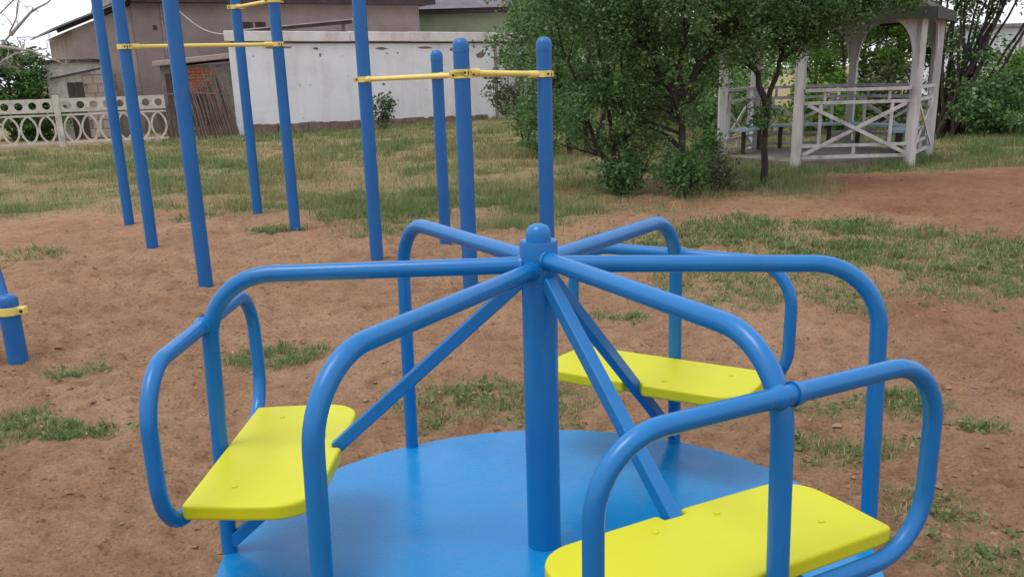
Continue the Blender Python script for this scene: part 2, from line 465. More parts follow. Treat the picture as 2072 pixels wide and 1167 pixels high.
ELL = [(-2.46, 2.27, .20, .11, 1.3), (-2.42, 1.45, .22, .20, 1.3), (-2.08, 1.38, .18, .09, 1.2), (-1.47, 2.47, .27, .22, 1.3), (-4.77, 5.92, .34, .4, 1.0),
       (-2.71, 7.14, .30, .25, .8), (-1.43, 6.75, .40, .30, 1.0), (-2.22, 8.2, .35, .5, 1.0), (-1.36, 8.0, .4, .5, 1.0), (-0.23, 1.72, .40, .30, .85),
       (1.19, 3.95, .45, .6, .75), (.80, 1.92, .18, .14, .6), (1.63, 1.52, .17, .18, 1.0), (1.23, 1.06, .28, .16, .8), (1.36, .50, .17, .22, 1.0),
       (1.36, .17, .24, .17, 1.0), (1.84, 1.26, .10, .06, .8), (.47, 3.24, .20, .15, .8), (1.96, 6.2, .65, 1.0, .75), (2.79, 6.5, .55, .6, .85), (3.49, 5.3, .6, .9, .8),
       (2.95, 4.3, .75, 1.0, .7), (1.98, 3.97, .35, .7, .7), (1.45, 6.15, .4, .7, .8), (0.0, 1.5, .18, .12, .6), (-.5, 1.56, .18, .20, .7), (1.37, 1.5, .30, .12, .7),
       (3.4, 3.7, .6, .6, .8), (4.1, 4.6, .8, .8, .8), (2.4, 5.3, .7, .7, .6), (0.7, 5.9, .5, .5, .5), (-3.9, 8.2, .3, .3, .9), (-3.3, 8.9, .5, .3, .9), (2.2, .6, .3, .25, .7), (-3.4, 1.0, .4, .3, .8)]
def patch_mask(x, y):
    m = np.zeros_like(x)
    w = (fbm(x, y, 3.0, 4, 9.0) - 0.5) * 1.5
    for (cx, cy, rx, ry, a) in ELL:
        d = ((x - cx) / rx) ** 2 + ((y - cy) / ry) ** 2
        m = np.maximum(m, a * sstep(1.5, 0.25, d + w * 1.3))
    return np.clip(m, 0, 1.3)
def ground_h(x, y):
    near = 1 / (1 + (np.hypot(x, y) / 16) ** 2)
    h = (fbm(x, y, 0.8, 3, 1.0) - 0.5) * 0.05
    h = h + (fbm(x, y, 4.0, 4, 4.0) - 0.5) * 0.07
    rid = np.abs(fbm(x, y, 6.5, 3, 8.0) - 0.5)
    rid2 = np.abs(fbm(x + 0.3 * fbm(x, y, 3.0, 2, 50.0), y, 10.0, 3, 33.0) - 0.5)
    h = h + (0.1 - rid) * 0.12 * near + (fbm(x, y, 14.0, 2, 12.0) - 0.5) * 0.034 * near + (0.08 - rid2) * 0.085 * near * sstep(0.35, 0.6, fbm(x, y, 0.9, 3, 27.0))
    # hollow worn round the roundabout by feet
    r = np.hypot(x, y)
    h = h - 0.035 * np.exp(-((r - 1.35) / 0.35) ** 2)
    return np.minimum(h, 0.05) - 0.004

def build_ground():
    def lines(lo, hi, step, far, g=1.13):
        a = list(np.arange(lo, hi + 1e-6, step))
        s = step; p = hi
        while p < far: s *= g; p += s; a.append(p)
        s = step; p = lo; b = []
        while p > -far: s *= g; p -= s; b.append(p)
        return np.array(b[::-1] + a)
    xs = lines(-4.2, 4.2, 0.028, 600)
    ys = lines(-0.9, 7.5, 0.028, 600, 1.10)
    X, Y = np.meshgrid(xs, ys)
    x, y = X.ravel(), Y.ravel()
    z = ground_h(x, y) * np.where(np.hypot(x, y) > 45, 0.0, 1.0)
    nx, ny = len(xs), len(ys)
    idx = np.arange(nx * ny).reshape(ny, nx)
    q = np.stack([idx[:-1, :-1], idx[:-1, 1:], idx[1:, 1:], idx[1:, :-1]], -1).reshape(-1, 4)
    me = bpy.data.meshes.new('ground')
    me.vertices.add(nx * ny)
    me.vertices.foreach_set('co', np.stack([x, y, z], -1).astype(np.float32).ravel())
    me.loops.add(q.size); me.loops.foreach_set('vertex_index', q.ravel().astype(np.int32))
    me.polygons.add(len(q)); me.polygons.foreach_set('loop_start', np.arange(0, q.size, 4, dtype=np.int32))
    me.polygons.foreach_set('use_smooth', np.ones(len(q), dtype=bool))
    me.update(calc_edges=True)
    fm, path = field_mask(x, y)
    pm = patch_mask(x, y)
    th = np.clip(np.maximum(fm * (0.42 + 0.45 * sstep(0.34, 0.56, fbm(x, y, 1.1, 4, 21.0))), pm * 0.45), 0, 0.9)
    a = me.attributes.new('thatch', 'FLOAT', 'POINT'); a.data.foreach_set('value', th.astype(np.float32))
    red = np.clip(np.maximum(path, 0.55 * sstep(0.2, 2.5, x - 0.25 * y + (fbm(x, y, 0.7, 3, 2.0) - 0.5) * 2)), 0, 1)
    a = me.attributes.new('redsoil', 'FLOAT', 'POINT'); a.data.foreach_set('value', red.astype(np.float32))
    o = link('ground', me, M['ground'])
    o['kind'] = 'structure'
    return o
build_ground()

# ------------------------------------------------------------------ roundabout (merry-go-round)
HP = 0.13           # platform top
def merry_go_round():
    root = empty('merry_go_round', (0, 0, 0), 0, 'blue six-armed playground roundabout with three yellow seats, largest thing in front', 'roundabout')
    RP, RL = 0.948, 0.9375
    mb = MB()
    seg = 96
    prof = [(0.90, -0.045), (RP - 0.004, -0.045), (RP, -0.041), (RP, -0.004), (RP - 0.004, 0.0), (0.60, 0.003), (0.30, 0.001), (0.06, 0.0)]
    mb.lathe([(r, HP + z) for r, z in prof], seg)
    deck = mb.build('platform', M['blue_deck'], root, smooth=True)
    mb = MB(); mb.lathe([(0.30, -0.06), (0.30, 0.03), (0.22, HP - 0.046)], 32)
    mb.build('base_drum', M['blue'], root, smooth=True)
    mb = MB(); mb.lathe([(0.0485, HP - 0.002), (0.0485, HP + 0.80)], 32)
    pole = mb.build('centre_pole', M['blue'], root, smooth=True)
    mb = MB(); mb.lathe([(0.050, HP + 0.795), (0.0515, HP + 0.80), (0.0515, HP + 0.899), (0.050, HP + 0.904), (0.040, HP + 0.902)], 32)
    mb.build('collar', M['blue'], pole, smooth=True)
    mb = MB(); mb.lathe([(0.034, HP + 0.896), (0.034, HP + 0.922), (0.031, HP + 0.934), (0.024, HP + 0.943), (0.012, HP + 0.948), (0.003, HP + 0.949)], 24)
    mb.build('cap', M['blue'], pole, smooth=True)
    phi = 0.0051
    dphi = [-0.0327, -0.0302, 0.0293, 0.0145, 0.003, 0.0161]
    slope = [-0.0157, -0.001, 0.0091, -0.0083, -0.0235, -0.0361]
    dha = [-0.003, 0.0035, 0.0062, -0.0045, -0.0161, 0.014]
    for i in range(6):
        a = phi + i * PI / 3 + dphi[i]
        u = Vector((math.cos(a), math.sin(a), 0)); t = Vector((-u.y, u.x, 0)); zz = Vector((0, 0, 1))
        z_in = HP + 0.842 + dha[i]
        z_out = z_in + slope[i] * 0.86
        top_r = RL - 0.0332 * 0.84
        pts = [u * 0.046 + zz * z_in, u * top_r + zz * z_out, u * RL + zz * (HP - 0.002)]
        mb = MB(); mb.tube(round_path(pts, 0.19, 12), 0.0232, 16)
        rail = mb.build('handrail', M['blue'], root, smooth=True)
        mb = MB(); mb.tube([u * 0.0460 + zz * z_in, u * 0.056 + zz * z_in], [0.029, 0.0262], 16)
        mb.build('weld', M['blue'], rail, smooth=True)
        if i in (1, 3, 5):
            # brace of square tube from under the hub to the foot of the leg
            mb = MB(); mb.beam(u * 0.046 + zz * (HP + 0.80), u * 0.928 + zz * (HP + 0.030), 0.036, 0.036)
            mb.build('brace', M['blue'], root, bevel=0.004)
            # grab rail: rounded rectangle standing across the leg
            rr = RL - {1: 0.020, 3: 0.010, 5: 0.018}[i]
            w, zt, zb = {1: 0.415, 3: 0.462, 5: 0.450}[i], HP + 0.712, HP + 0.272
            tilt = {1: 0.0, 3: -0.018, 5: 0.012}[i]
            P = [u * rr + t * (-w) + zz * zb, u * rr + t * w + zz * zb, u * rr + t * w + zz * (zt + tilt), u * rr + t * (-w) + zz * (zt + tilt)]
            mb = MB(); mb.tube(round_path(P, 0.15, 10, closed=True), 0.0206, 14, closed=True)
            gr = mb.build('grab_rail', M['blue'], root, smooth=True)
            zc = zt + tilt
            for s_ in (-1, 1):
                c0 = u * rr + t * (s_ * 0.016) + zz * zc
                mb = MB(); mb.tube([c0, c0 + t * (s_ * 0.010), c0 + t * (s_ * 0.020)], [0.0262, 0.0250, 0.0208], 14)
                mb.build('weld', M['blue'], gr, smooth=True)
            # seat: yellow plastic, straight outside edge, rounded inside corners, notch for the brace
            z0, z1 = HP + 0.2945, HP + 0.337
            ro, ri, hw = 0.904, 0.575, (0.376 if i == 5 else 0.365)
            sh = {1: 0.0, 3: 0.036, 5: -0.002}[i]
            out = []
            def arc(cx, cy, r_, a0, a1, n):
                for k in range(n + 1):
                    q = a0 + (a1 - a0) * k / n
                    out.append((cx + r_ * math.cos(q), cy + r_ * math.sin(q)))
            arc(ro - 0.012, -hw + 0.012, 0.012, -PI / 2, 0, 3)
            arc(ro - 0.012, hw - 0.012, 0.012, 0, PI / 2, 3)
            out.append((ro - 0.16, hw + 0.012))
            arc(ri + 0.105, hw - 0.092, 0.105, PI / 2 + 0.05, PI - 0.05, 8)
            for p in [(ri - 0.004, 0.034), (ri + 0.022, 0.030), (ri + 0.022, -0.030), (ri - 0.004, -0.034)]: out.append(p)
            arc(ri + 0.105, -hw + 0.092, 0.105, PI + 0.05, 1.5 * PI - 0.05, 8)
            out.append((ro - 0.16, -hw - 0.012))
            mb = MB()
            out = [(x, y + (sh if abs(y) > 0.05 else 0.0)) for x, y in out]
            mb.prism([((u * x + t * y).x, (u * x + t * y).y) for x, y in out], z0, z1)
            seat = mb.build('seat', M['yellow_seat'], root, bevel=0.009, bseg=3)
            for (bx, by) in ((0.64, 0.09), (0.64, -0.09), (0.80, 0.26), (0.80, -0.26)):
                c = u * bx + t * (by + sh)
                mb = MB(); mb.lathe([(0.0085, z1 - 0.001), (0.008, z1 + 0.003), (0.004, z1 + 0.0045)], 10, (c.x, c.y, 0))
                mb.build('bolt', M['yellow_seat'], seat, smooth=True)
            # carrier plate welded under the seat
            mb = MB(); mb.beam(u * 0.63 + zz * (z0 - 0.006), u * 0.915 + zz * (z0 - 0.006), 0.20, 0.010)
            mb.build('seat_bracket', M['blue'], root)
    return root
merry_go_round()

# ------------------------------------------------------------------ workout frame
def workout_frame():
    root = empty('workout_frame', (-2.0, 6.2, 0), 0, 'blue steel workout frame of tall posts joined by yellow pull-up bars', 'pull-up bars')
    off = Vector((2.0, -6.2, 0))
    P = {1: (-4.52, 7.80, 2.62), 2: (-3.645, 6.232, 2.62), 3: (-2.529, 4.429, 2.62), 4: (-3.253, 8.353, 2.62), 5: (-2.515, 7.124, 2.62),
         6: (-1.395, 5.412, 2.62), 7: (-0.867, 5.997, 1.653), 8: (-0.508, 4.10, 1.678), 9: (0.043, 4.47, 1.68)}
    pr = 0.054
    for k, (x, y, h) in P.items():
        r_ = pr if k != 7 else 0.0505
        mb = MB(); mb.lathe([(r_, -0.12), (r_, h - 0.03)], 24, (x + off.x, y + off.y, 0))
        po = mb.build('post', M['blue_post'], root, smooth=True)
        mb = MB()
        mb.lathe([(r_ + 0.0022, h - 0.075), (r_ + 0.0022, h - 0.026), (r_ * 0.93, h - 0.010), (r_ * 0.72, h + 0.006), (r_ * 0.4, h + 0.014), (0.004, h + 0.016)], 24, (x + off.x, y + off.y, 0))
        mb.build('cap', M['blue_post'], po, smooth=True)
    def clamp(k, z, dirv):
        x, y, _ = P[k]
        c = Vector((x, y, z)) + off
        d = Vector((dirv[0], dirv[1], 0)).normalized(); n = Vector((-d.y, d.x, 0))
        mb = MB()
        ro, ri, hh = pr + 0.0085, pr + 0.0008, 0.021
        seg = 24
        vs, fs = [], []
        for (r_, z_) in ((ri, -hh), (ro, -hh), (ro, hh), (ri, hh)):
            for q in range(seg):
                a = 2 * PI * q / seg
                vs.append((c.x + r_ * math.cos(a), c.y + r_ * math.sin(a), c.z + z_))
        for i in range(4):
            for q in range(seg):
                fs.append((i * seg + q, i * seg + (q + 1) % seg, ((i + 1) % 4) * seg + (q + 1) % seg, ((i + 1) % 4) * seg + q))
        mb.add(vs, fs)
        for s in (-1, 1):          # flanges that the bolts pull together
            for e in (-1, 1):
                p0 = c + n * (s * (ro - 0.002)) + d * (e * 0.011)
                mb.beam(p0, p0 + n * (s * 0.030), 0.009, 0.040)
        cl = mb.build('clamp', M['yellow_bar'], root)
        for s in (-1, 1):
            p0 = c + n * (s * (ro + 0.016))
            mb = MB(); mb.tube([p0 - d * 0.026, p0 + d * 0.026], 0.0075, 6)
            mb.build('bolt', M['bolt'], cl)
        # short socket that takes the bar
        mb = MB(); mb.tube([c + d * (pr + 0.006), c + d * (pr + 0.075)], 0.0245, 14)
        mb.build('socket', M['yellow_bar'], cl, smooth=True)
    def bar(a, b, za, zb, r_=0.0175, ends=(1, 1)):
        pa, pb = Vector((*P[a][:2], za)) + off, Vector((*P[b][:2], zb)) + off
        d = (pb - pa).normalized()
        mb = MB(); mb.tube([pa + d * 0.06, pb - d * 0.06], r_, 14)
        mb.build('pull_up_bar', M['yellow_bar'], root, smooth=True)
        
        if ends[0]: clamp(a, za, d)
        if ends[1]: clamp(b, zb, -d)
    bar(2, 5, 1.778, 1.789)
    bar(4, 5, 2.222, 2.186)
    bar(6, 8, 1.446, 1.459)
    bar(8, 9, 1.474, 1.45)
    bar(7, 9, 1.460, 1.452, ends=(1, 0))
    bar(1, 4, 2.48, 2.48)
    bar(3, 6, 2.46, 2.46)
    bar(1, 2, 2.42, 2.42)
    bar(2, 3, 2.40, 2.40)
    bar(5, 6, 2.40, 2.40)
workout_frame()

def push_up_stand():
    root = empty('exercise_stand', (-2.959, 2.527, 0), 0, 'low blue post with yellow clamp and slanting tube at left edge of photo', 'exercise stand')
    mb = MB(); mb.lathe([(0.054, -0.1), (0.054, 0.345)], 24)
    po = mb.build('post', M['blue_post'], root, smooth=True)
    mb = MB(); mb.lathe([(0.0562, 0.31), (0.0562, 0.348), (0.050, 0.362), (0.036, 0.372), (0.003, 0.377)], 24)
    mb.build('cap', M['blue_post'], po, smooth=True)
    mb = MB(); mb.lathe([(0.0548, 0.262), (0.064, 0.262), (0.064, 0.306), (0.0548, 0.306)], 24)
    mb.box(0.055, 0.096, -0.024, 0.024, 0.264, 0.304)
    mb.box(-0.30, -0.055, -0.022, 0.022, 0.262, 0.306)
    cl = mb.build('clamp', M['yellow_bar'], root, bevel=0.003)
    mb = MB(); mb.tube([(0.082, -0.032, 0.284), (0.082, 0.032, 0.284)], 0.010, 6)
    mb.build('bolt', M['bolt'], cl)
    mb = MB(); mb.tube(round_path([(-0.035, 0.02, 0.335), (-0.10, 0.10, 0.50), (-0.16, 0.22, 0.95), (-0.9, 0.35, 0.98), (-0.92, 0.35, -0.1)], [0.1, 0.1, 0.12, 0.12, 0.1], 8), 0.036, 16)
    mb.build('slanting_tube', M['blue_post'], root, smooth=True)
    mb = MB(); mb.tube([(-0.12, 0.0, 0.284), (-0.90, 0.35, 0.30)], 0.019, 12)
    mb.build('low_bar', M['yellow_bar'], root, smooth=True)
push_up_stand()

# ------------------------------------------------------------------ gazebo
def gazebo():
    a = 1.6375
    L = Vector((3.717, 11.756)); d0 = math.atan2(0.012, 1.637)
    V = []; p = L.copy(); ang = d0
    for i in range(6):
        V.append(p.copy()); p = p + Vector((math.cos(ang), math.sin(ang))) * a; ang += PI / 3
    cen = sum((v for v in V), Vector((0, 0))) / 6
    root = empty('gazebo', (cen.x, cen.y, 0), 0, 'white hexagonal timber gazebo with crossed railings under the trees', 'gazebo')
    V = [v - cen for v in V]
    W = M['white_timber']
    mb = MB(); mb.prism([(v * 0.98).to_tuple() for v in V], -0.05, 0.10)
    mb.build('floor', M['floor_conc'], root)
    for i, v in enumerate(V):
        t = math.atan2(v.y, v.x)
        mb = MB()
        c, s = math.cos(t), math.sin(t)
        h = 0.062
        o = [(v.x + c * x - s * y, v.y + s * x + c * y) for x, y in ((-h, -h), (h, -h), (h, h), (-h, h))]
        mb.prism(o, -0.1, 2.06)
        mb.build('post', W, root, bevel=0.006)
    for i in range(6):
        A, B = V[i], V[(i + 1) % 6]
        e = (B - A).normalized(); n = Vector((e.y, -e.x))       # outwards
        def pt(s, z, o=0.0):
            q = A + e * (s * a) + n * o
            return (q.x, q.y, z)
        s0, s1 = 0.062 / a, 1 - 0.062 / a
        def piece(name, p0, p1, w, hgt, mat=W):
            mb = MB(); mb.beam(p0, p1, w, hgt)
            return mb.build(name, mat, root, bevel=0.003)
        piece('top_beam', pt(s0 - 0.02, 2.11), pt(s1 + 0.02, 2.11), 0.07, 0.10)
        for side in (0, 1):
            # curved bracket under the beam
            mb = MB()
            Rb = 0.40
            prof = [(0.0, 0.0), (Rb, 0.0)]
            for k in range(9):
                q = PI / 2 * k / 8
                prof.append((Rb - (Rb - 0.03) * math.sin(q), -0.56 + 0.56 * math.cos(q) - 0.03 * (1 - k / 8)))
            prof.append((0.0, -0.56))
            f0, vs = len(prof), []
            for o in (-0.014, 0.014):
                for (x, z) in prof:
                    s = s0 + x / a if side == 0 else s1 - x / a
                    vs.append(pt(s, 2.058 + z, o))
            fs = [tuple(range(f0)), tuple(reversed(range(f0, 2 * f0)))] + [(k, (k + 1) % f0, f0 + (k + 1) % f0, f0 + k) for k in range(f0)]
            mb.add(vs, fs); mb.build('bracket', W, root)
        if i == 5:
            continue                                            # way in
        piece('hand_rail', pt(s0, 1.10), pt(s1, 1.10), 0.085, 0.045)
        piece('upper_rail', pt(s0, 0.925), pt(s1, 0.925), 0.04, 0.045)
        piece('lower_rail', pt(s0, 0.325), pt(s1, 0.325), 0.04, 0.045)
        piece('bottom_rail', pt(s0, 0.165), pt(s1, 0.165), 0.04, 0.05)
        piece('baluster', pt(0.5, 0.19), pt(0.5, 0.30), 0.045, 0.04)
        for s in (0.19, 0.81):
            piece('baluster', pt(s, 0.35), pt(s, 0.90), 0.045, 0.036)
        for s in (0.22, 0.78):
            piece('baluster', pt(s, 0.95), pt(s, 1.075), 0.04, 0.036)
        piece('cross_brace', pt(0.05, 0.20, 0.027), pt(0.93, 0.90, 0.027), 0.018, 0.050)
        piece('cross_brace', pt(0.07, 0.90, 0.047), pt(0.95, 0.20, 0.047), 0.018, 0.050)
        if i in (1, 2, 3, 4):
            mb = MB()
            ins = 0.36
            q = [A * 0.95 + e * 0.08, B * 0.95 - e * 0.08, B * 0.73 - e * 0.03, A * 0.73 + e * 0.03]
            mb.prism([x.to_tuple() for x in q], 0.46, 0.50)
            b_ = mb.build('bench', M['pale_blue'], root, bevel=0.004)
            for s in (0.2, 0.8):
                c = (A * 0.84).lerp(B * 0.84, s)
                mb = MB(); mb.box(c.x - 0.03, c.x + 0.03, c.y - 0.03, c.y + 0.03, 0.09, 0.46)
                mb.build('bench_leg', M['dark_wood'], b_)
    # roof: six sheets over rafters
    apex = Vector((0, 0, 3.15))
    for i in range(6):
        A, B = V[i] * 1.14, V[(i + 1) % 6] * 1.14
        A3, B3 = Vector((A.x, A.y, 2.085)), Vector((B.x, B.y, 2.085))
        mb = MB()
        up_ = Vector((0, 0, 0.03))
        ax = apex + (Vector((A.x + B.x, A.y + B.y, 0)) * 0.001)
        mb.add([A3, B3, ax, A3 + up_, B3 + up_, ax + up_], [(2, 1, 0), (3, 4, 5), (0, 1, 4, 3), (1, 2, 5, 4), (2, 0, 3, 5)])
        mb.build('roof_panel', M['roof_sheet'], root)
        mb = MB(); mb.beam(A3 + Vector((0, 0, 0.012)), B3 + Vector((0, 0, 0.012)), 0.03, 0.15)
        mb.build('eaves_board', M['roof_sheet'], root)
        r0 = Vector((V[i].x * 1.11, V[i].y * 1.11, 2.12)); r1 = apex - Vector((0, 0, 0.07))
        mb = MB(); mb.beam(r0, r1, 0.05, 0.07); mb.build('rafter', M['dark_wood'], root)
gazebo()

# ------------------------------------------------------------------ buildings
def garage():
    e = Vector((6.69, 6.985)); ang = math.atan2(e.y, e.x)
    root = empty('garage', (-8.09, 23.81, 0), ang, 'long low whitewashed garage with heavy coping slab at back of field', 'garage')
    # local: x along the wall, y away from us
    Wl = 14.5
    mb = MB(); mb.prism([(-0.12, 0.0), (Wl, 0.0), (Wl, 4.5), (2.67, 4.5)], -0.2, 2.40)
    mb.build('wall', M['whitewash'], root)
    k = 0
    x = -0.30
    for wdt, tone in ((4.0, 0), (2.2, 1), (3.6, 0), (2.6, 0), (2.4, 1)):
        ya = -0.16 - 0.01 * (k % 2)
        mb = MB(); mb.prism([(x, ya), (x + wdt - 0.015, ya), (x + wdt - 0.015, 4.6), (x + (2.9 if k == 0 else 0), 4.6)], 2.455 + 0.006 * (k % 2), 2.715 + 0.02 * (k % 3) * 0.5)
        mb.build('coping_slab', M['coping'], root, bevel=0.015)
        x += wdt; k += 1
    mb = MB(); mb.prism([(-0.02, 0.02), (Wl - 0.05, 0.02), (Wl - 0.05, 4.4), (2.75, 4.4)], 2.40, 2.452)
    mb.build('shadow_gap', M['plinth'], root)  # recessed brown strip, stands in for the shadow line below the coping
    mb = MB()
    xs = np.arange(0.1, 8.9, 0.25)
    for i, q in enumerate(xs):
        h = 0.30 - 0.018 * q + 0.035 * random.random()
        mb.box(q, q + 0.243, -0.06 - 0.03 * random.random(), -0.002, -0.2, h)
    mb.build('plinth', M['plinth'], root, bevel=0.01)
    # patches where the whitewash has come off the masonry under the coping
    for (px, pz, w_, h_) in ((2.6, 2.27, .22, .09), (2.72, 2.10, .10, .12), (4.9, 2.26, .5, .08), (5.1, 2.12, .12, .05), (5.5, 2.13, .10, .05), (6.6, 2.28, .7, .07), (8.0, 2.22, .9, .16), (8.9, 2.05, .5, .2), (1.4, 2.30, 1.1, .07), (7.2, 1.75, .35, .03)):
        n_ = 9
        o = [(px + w_ * math.cos(2 * PI * q / n_) * random.uniform(.6, 1.1) * .5, pz + h_ * math.sin(2 * PI * q / n_) * random.uniform(.6, 1.1) * .5) for q in range(n_)]
        mb = MB(); mb.add([(x_, -0.004, z_) for x_, z_ in o] + [(x_, 0.02, z_) for x_, z_ in o], [tuple(range(n_))] + [(q, (q + 1) % n_, n_ + (q + 1) % n_, n_ + q) for q in range(n_)])
        mb.build('bare_patch', M['plinth'], root)
    # sheet-metal leaf at the right end
    mb = MB(); mb.box(9.62, 12.4, -0.05, -0.003, 0.12, 2.30); dr = mb.build('gate', M['white_panel'], root, bevel=0.006)
    mb = MB(); mb.box(9.52, 9.60, -0.07, -0.003, 0.0, 2.38); mb.build('gate_post', M['plank'], root)
    mb = MB(); mb.box(11.0, 11.03, -0.062, -0.051, 0.14, 2.28); mb.build('seam', M['plank'], dr)
    # plank lean-to roof resting on the coping
    mb = MB(); mb.beam((0.9, 1.2, 2.80), (4.6, 1.2, 3.13), 0.9, 0.035); mb.build('loose_roof_sheet', M['plank'], root)
    mb = MB(); mb.beam((1.0, 0.85, 2.76), (4.5, 0.85, 3.05), 0.05, 0.10); mb.build('roof_batten', M['fascia'], root)
    mb = MB(); mb.box(4.3, 4.42, 0.9, 1.1, 2.70, 3.02); mb.build('prop', M['plank'], root)
garage()

def brown_house():
    H0 = Vector((-13.81, 27.0)); H1 = Vector((-4.19, 33.0))
    e = H1 - H0; ang = math.atan2(e.y, e.x); Ln = e.length
    root = empty('brown_house', (H0.x, H0.y, 0), ang, 'grey-brown rendered house behind the white garage with dark overhanging eaves', 'house')
    mb = MB(); mb.box(1.75, Ln, 0.0, 7.0, -0.2, 3.98); mb.build('main_wall', M['stucco2'], root)
    # wing with mono-pitch roof falling to the left
    mb = MB()
    mb.add([(0, 0.04, -0.2), (1.748, 0.04, -0.2), (1.748, 0.04, 3.72), (0, 0.04, 3.05), (0, 6.5, -0.2), (1.748, 6.5, -0.2), (1.748, 6.5, 3.72), (0, 6.5, 3.05)],
           [(0, 1, 2, 3), (7, 6, 5, 4), (0, 3, 7, 4), (1, 5, 6, 2), (3, 2, 6, 7), (0, 4, 5, 1)])
    mb.build('wing_wall', M['stucco'], root)
    mb = MB(); mb.beam((-0.42, -0.15, 3.00), (1.90, -0.15, 3.90), 0.035, 0.13); mb.build('barge_board', M['fascia'], root)
    mb = MB()
    th = 0.05
    mb.add([(-0.55, -0.45, 3.02), (1.95, -0.45, 3.98), (1.95, 7, 3.98), (-0.55, 7, 3.02)] + [(-0.55, -0.45, 3.02 + th), (1.95, -0.45, 3.98 + th), (1.95, 7, 3.98 + th), (-0.55, 7, 3.02 + th)],
           [(3, 2, 1, 0), (4, 5, 6, 7), (0, 1, 5, 4), (1, 2, 6, 5), (2, 3, 7, 6), (3, 0, 4, 7)])
    mb.build('wing_roof', M['rooftop'], root)
    mb = MB(); mb.box(1.70, Ln + 0.35, -0.55, 0.6, 3.80, 3.86); mb.build('soffit', M['fascia'], root)
    mb = MB(); mb.box(1.72, Ln + 0.37, -0.60, -0.552, 3.79, 4.02); mb.build('fascia_board', M['fascia'], root)
    mb = MB()
    mb.add([(1.68, -0.7, 4.0), (Ln + 0.4, -0.7, 4.0), (Ln + 0.4, 3.5, 5.7), (1.68, 3.5, 5.7), (1.68, 7.7, 4.0), (Ln + 0.4, 7.7, 4.0)] , [(0, 1, 2, 3), (3, 2, 5, 4), (0, 3, 4), (1, 5, 2), (0, 4, 5, 1)])
    mb.build('roof', M['rooftop'], root)
    mb = MB(); mb.tube([(2.62, -0.02, 0.0), (2.62, -0.02, 3.8)], 0.035, 8); mb.build('downpipe', M['plank'], root)
    # little vent hole and a boarded window
    mb = MB(); mb.box(2.32, 2.44, -0.02, 0.02, 3.02, 3.16); mb.build('vent', M['dark_wood'], root)
    mb = MB(); mb.box(5.0, 5.9, -0.03, 0.02, 2.2, 3.25); wd = mb.build('window', M['fascia'], root)
    for q in (5.0, 5.42, 5.84):
        mb = MB(); mb.box(q, q + 0.06, -0.045, -0.031, 2.2, 3.25); mb.build('window_bar', M['plank'], wd)
    # hanging cable
    c = []
    for k in range(13):
        t = k / 12
        c.append((2.95 + 1.9 * t, -0.62 - 0.1 * t, 3.62 - 0.75 * t - 0.42 * math.sin(PI * t) * (1 - 0.45 * t)))
    mb = MB(); mb.tube(c, 0.018, 6); mb.build('cable', M['cable'], root)
brown_house()

def green_house():
    root = empty('green_house', (-5.2, 38.0, 0), R(2), 'pale green house with purple-grey roof seen above the garage', 'house')
    mb = MB(); mb.box(0.2, 9.0, 0, 6, -0.2, 3.95); mb.build('wall', M['green_wall'], root)
    mb = MB(); mb.box(0.1, 9.3, -0.55, 0.3, 3.78, 3.93); mb.build('eaves', M['fascia'], root)
    mb = MB(); mb.add([(-0.2, -0.7, 3.94), (9.5, -0.7, 3.94), (9.5, 3, 6.0), (-0.2, 3, 6.0), (-0.2, 6.7, 3.94), (9.5, 6.7, 3.94)], [(0, 1, 2, 3), (3, 2, 5, 4), (0, 3, 4), (1, 5, 2), (0, 4, 5, 1)])
    mb.build('roof', M['purple_roof'], root)
green_house()

def small_shed():
    root = empty('shed', (-13.95, 25.3, 0), R(6), 'small grey shed with flat roof beside the concrete fence', 'shed')
    mb = MB(); mb.box(0, 1.25, 0, 1.3, -0.1, 2.10); mb.build('wall', M['concrete'], root)
    mb = MB(); mb.box(-0.12, 1.35, -0.15, 1.4, 2.10, 2.17); mb.build('roof_slab', M['fascia'], root)
    mb = MB(); mb.box(0.55, 1.0, -0.03, 0.0, 0, 1.55); dr = mb.build('door', M['dark_wood'], root)
    for q in (0.69, 0.84):
        mb = MB(); mb.box(q, q + 0.012, -0.036, -0.031, 0, 1.55); mb.build('board_gap', M['fascia'], dr)
    mb = MB(); mb.beam((0.15, -0.12, 1.66), (1.55, -0.12, 1.90), 0.10, 0.05); mb.build('leaning_slab', M['fascia'], root)
    mb = MB(); mb.box(1.02, 1.9, -0.1, 0.1, -0.1, 1.75); mb.build('block_wall', M['mortar'], root)
    for r_ in range(7):
        for c_ in range(3):
            x0 = 1.04 + c_ * 0.28 + (0.1 if r_ % 2 else 0)
            mb = MB(); mb.box(x0, min(x0 + 0.265, 1.89), -0.125, -0.101, 0.02 + r_ * 0.245, 0.25 + r_ * 0.245)
            mb.build('block', M['stucco'], root, bevel=0.006)
small_shed()

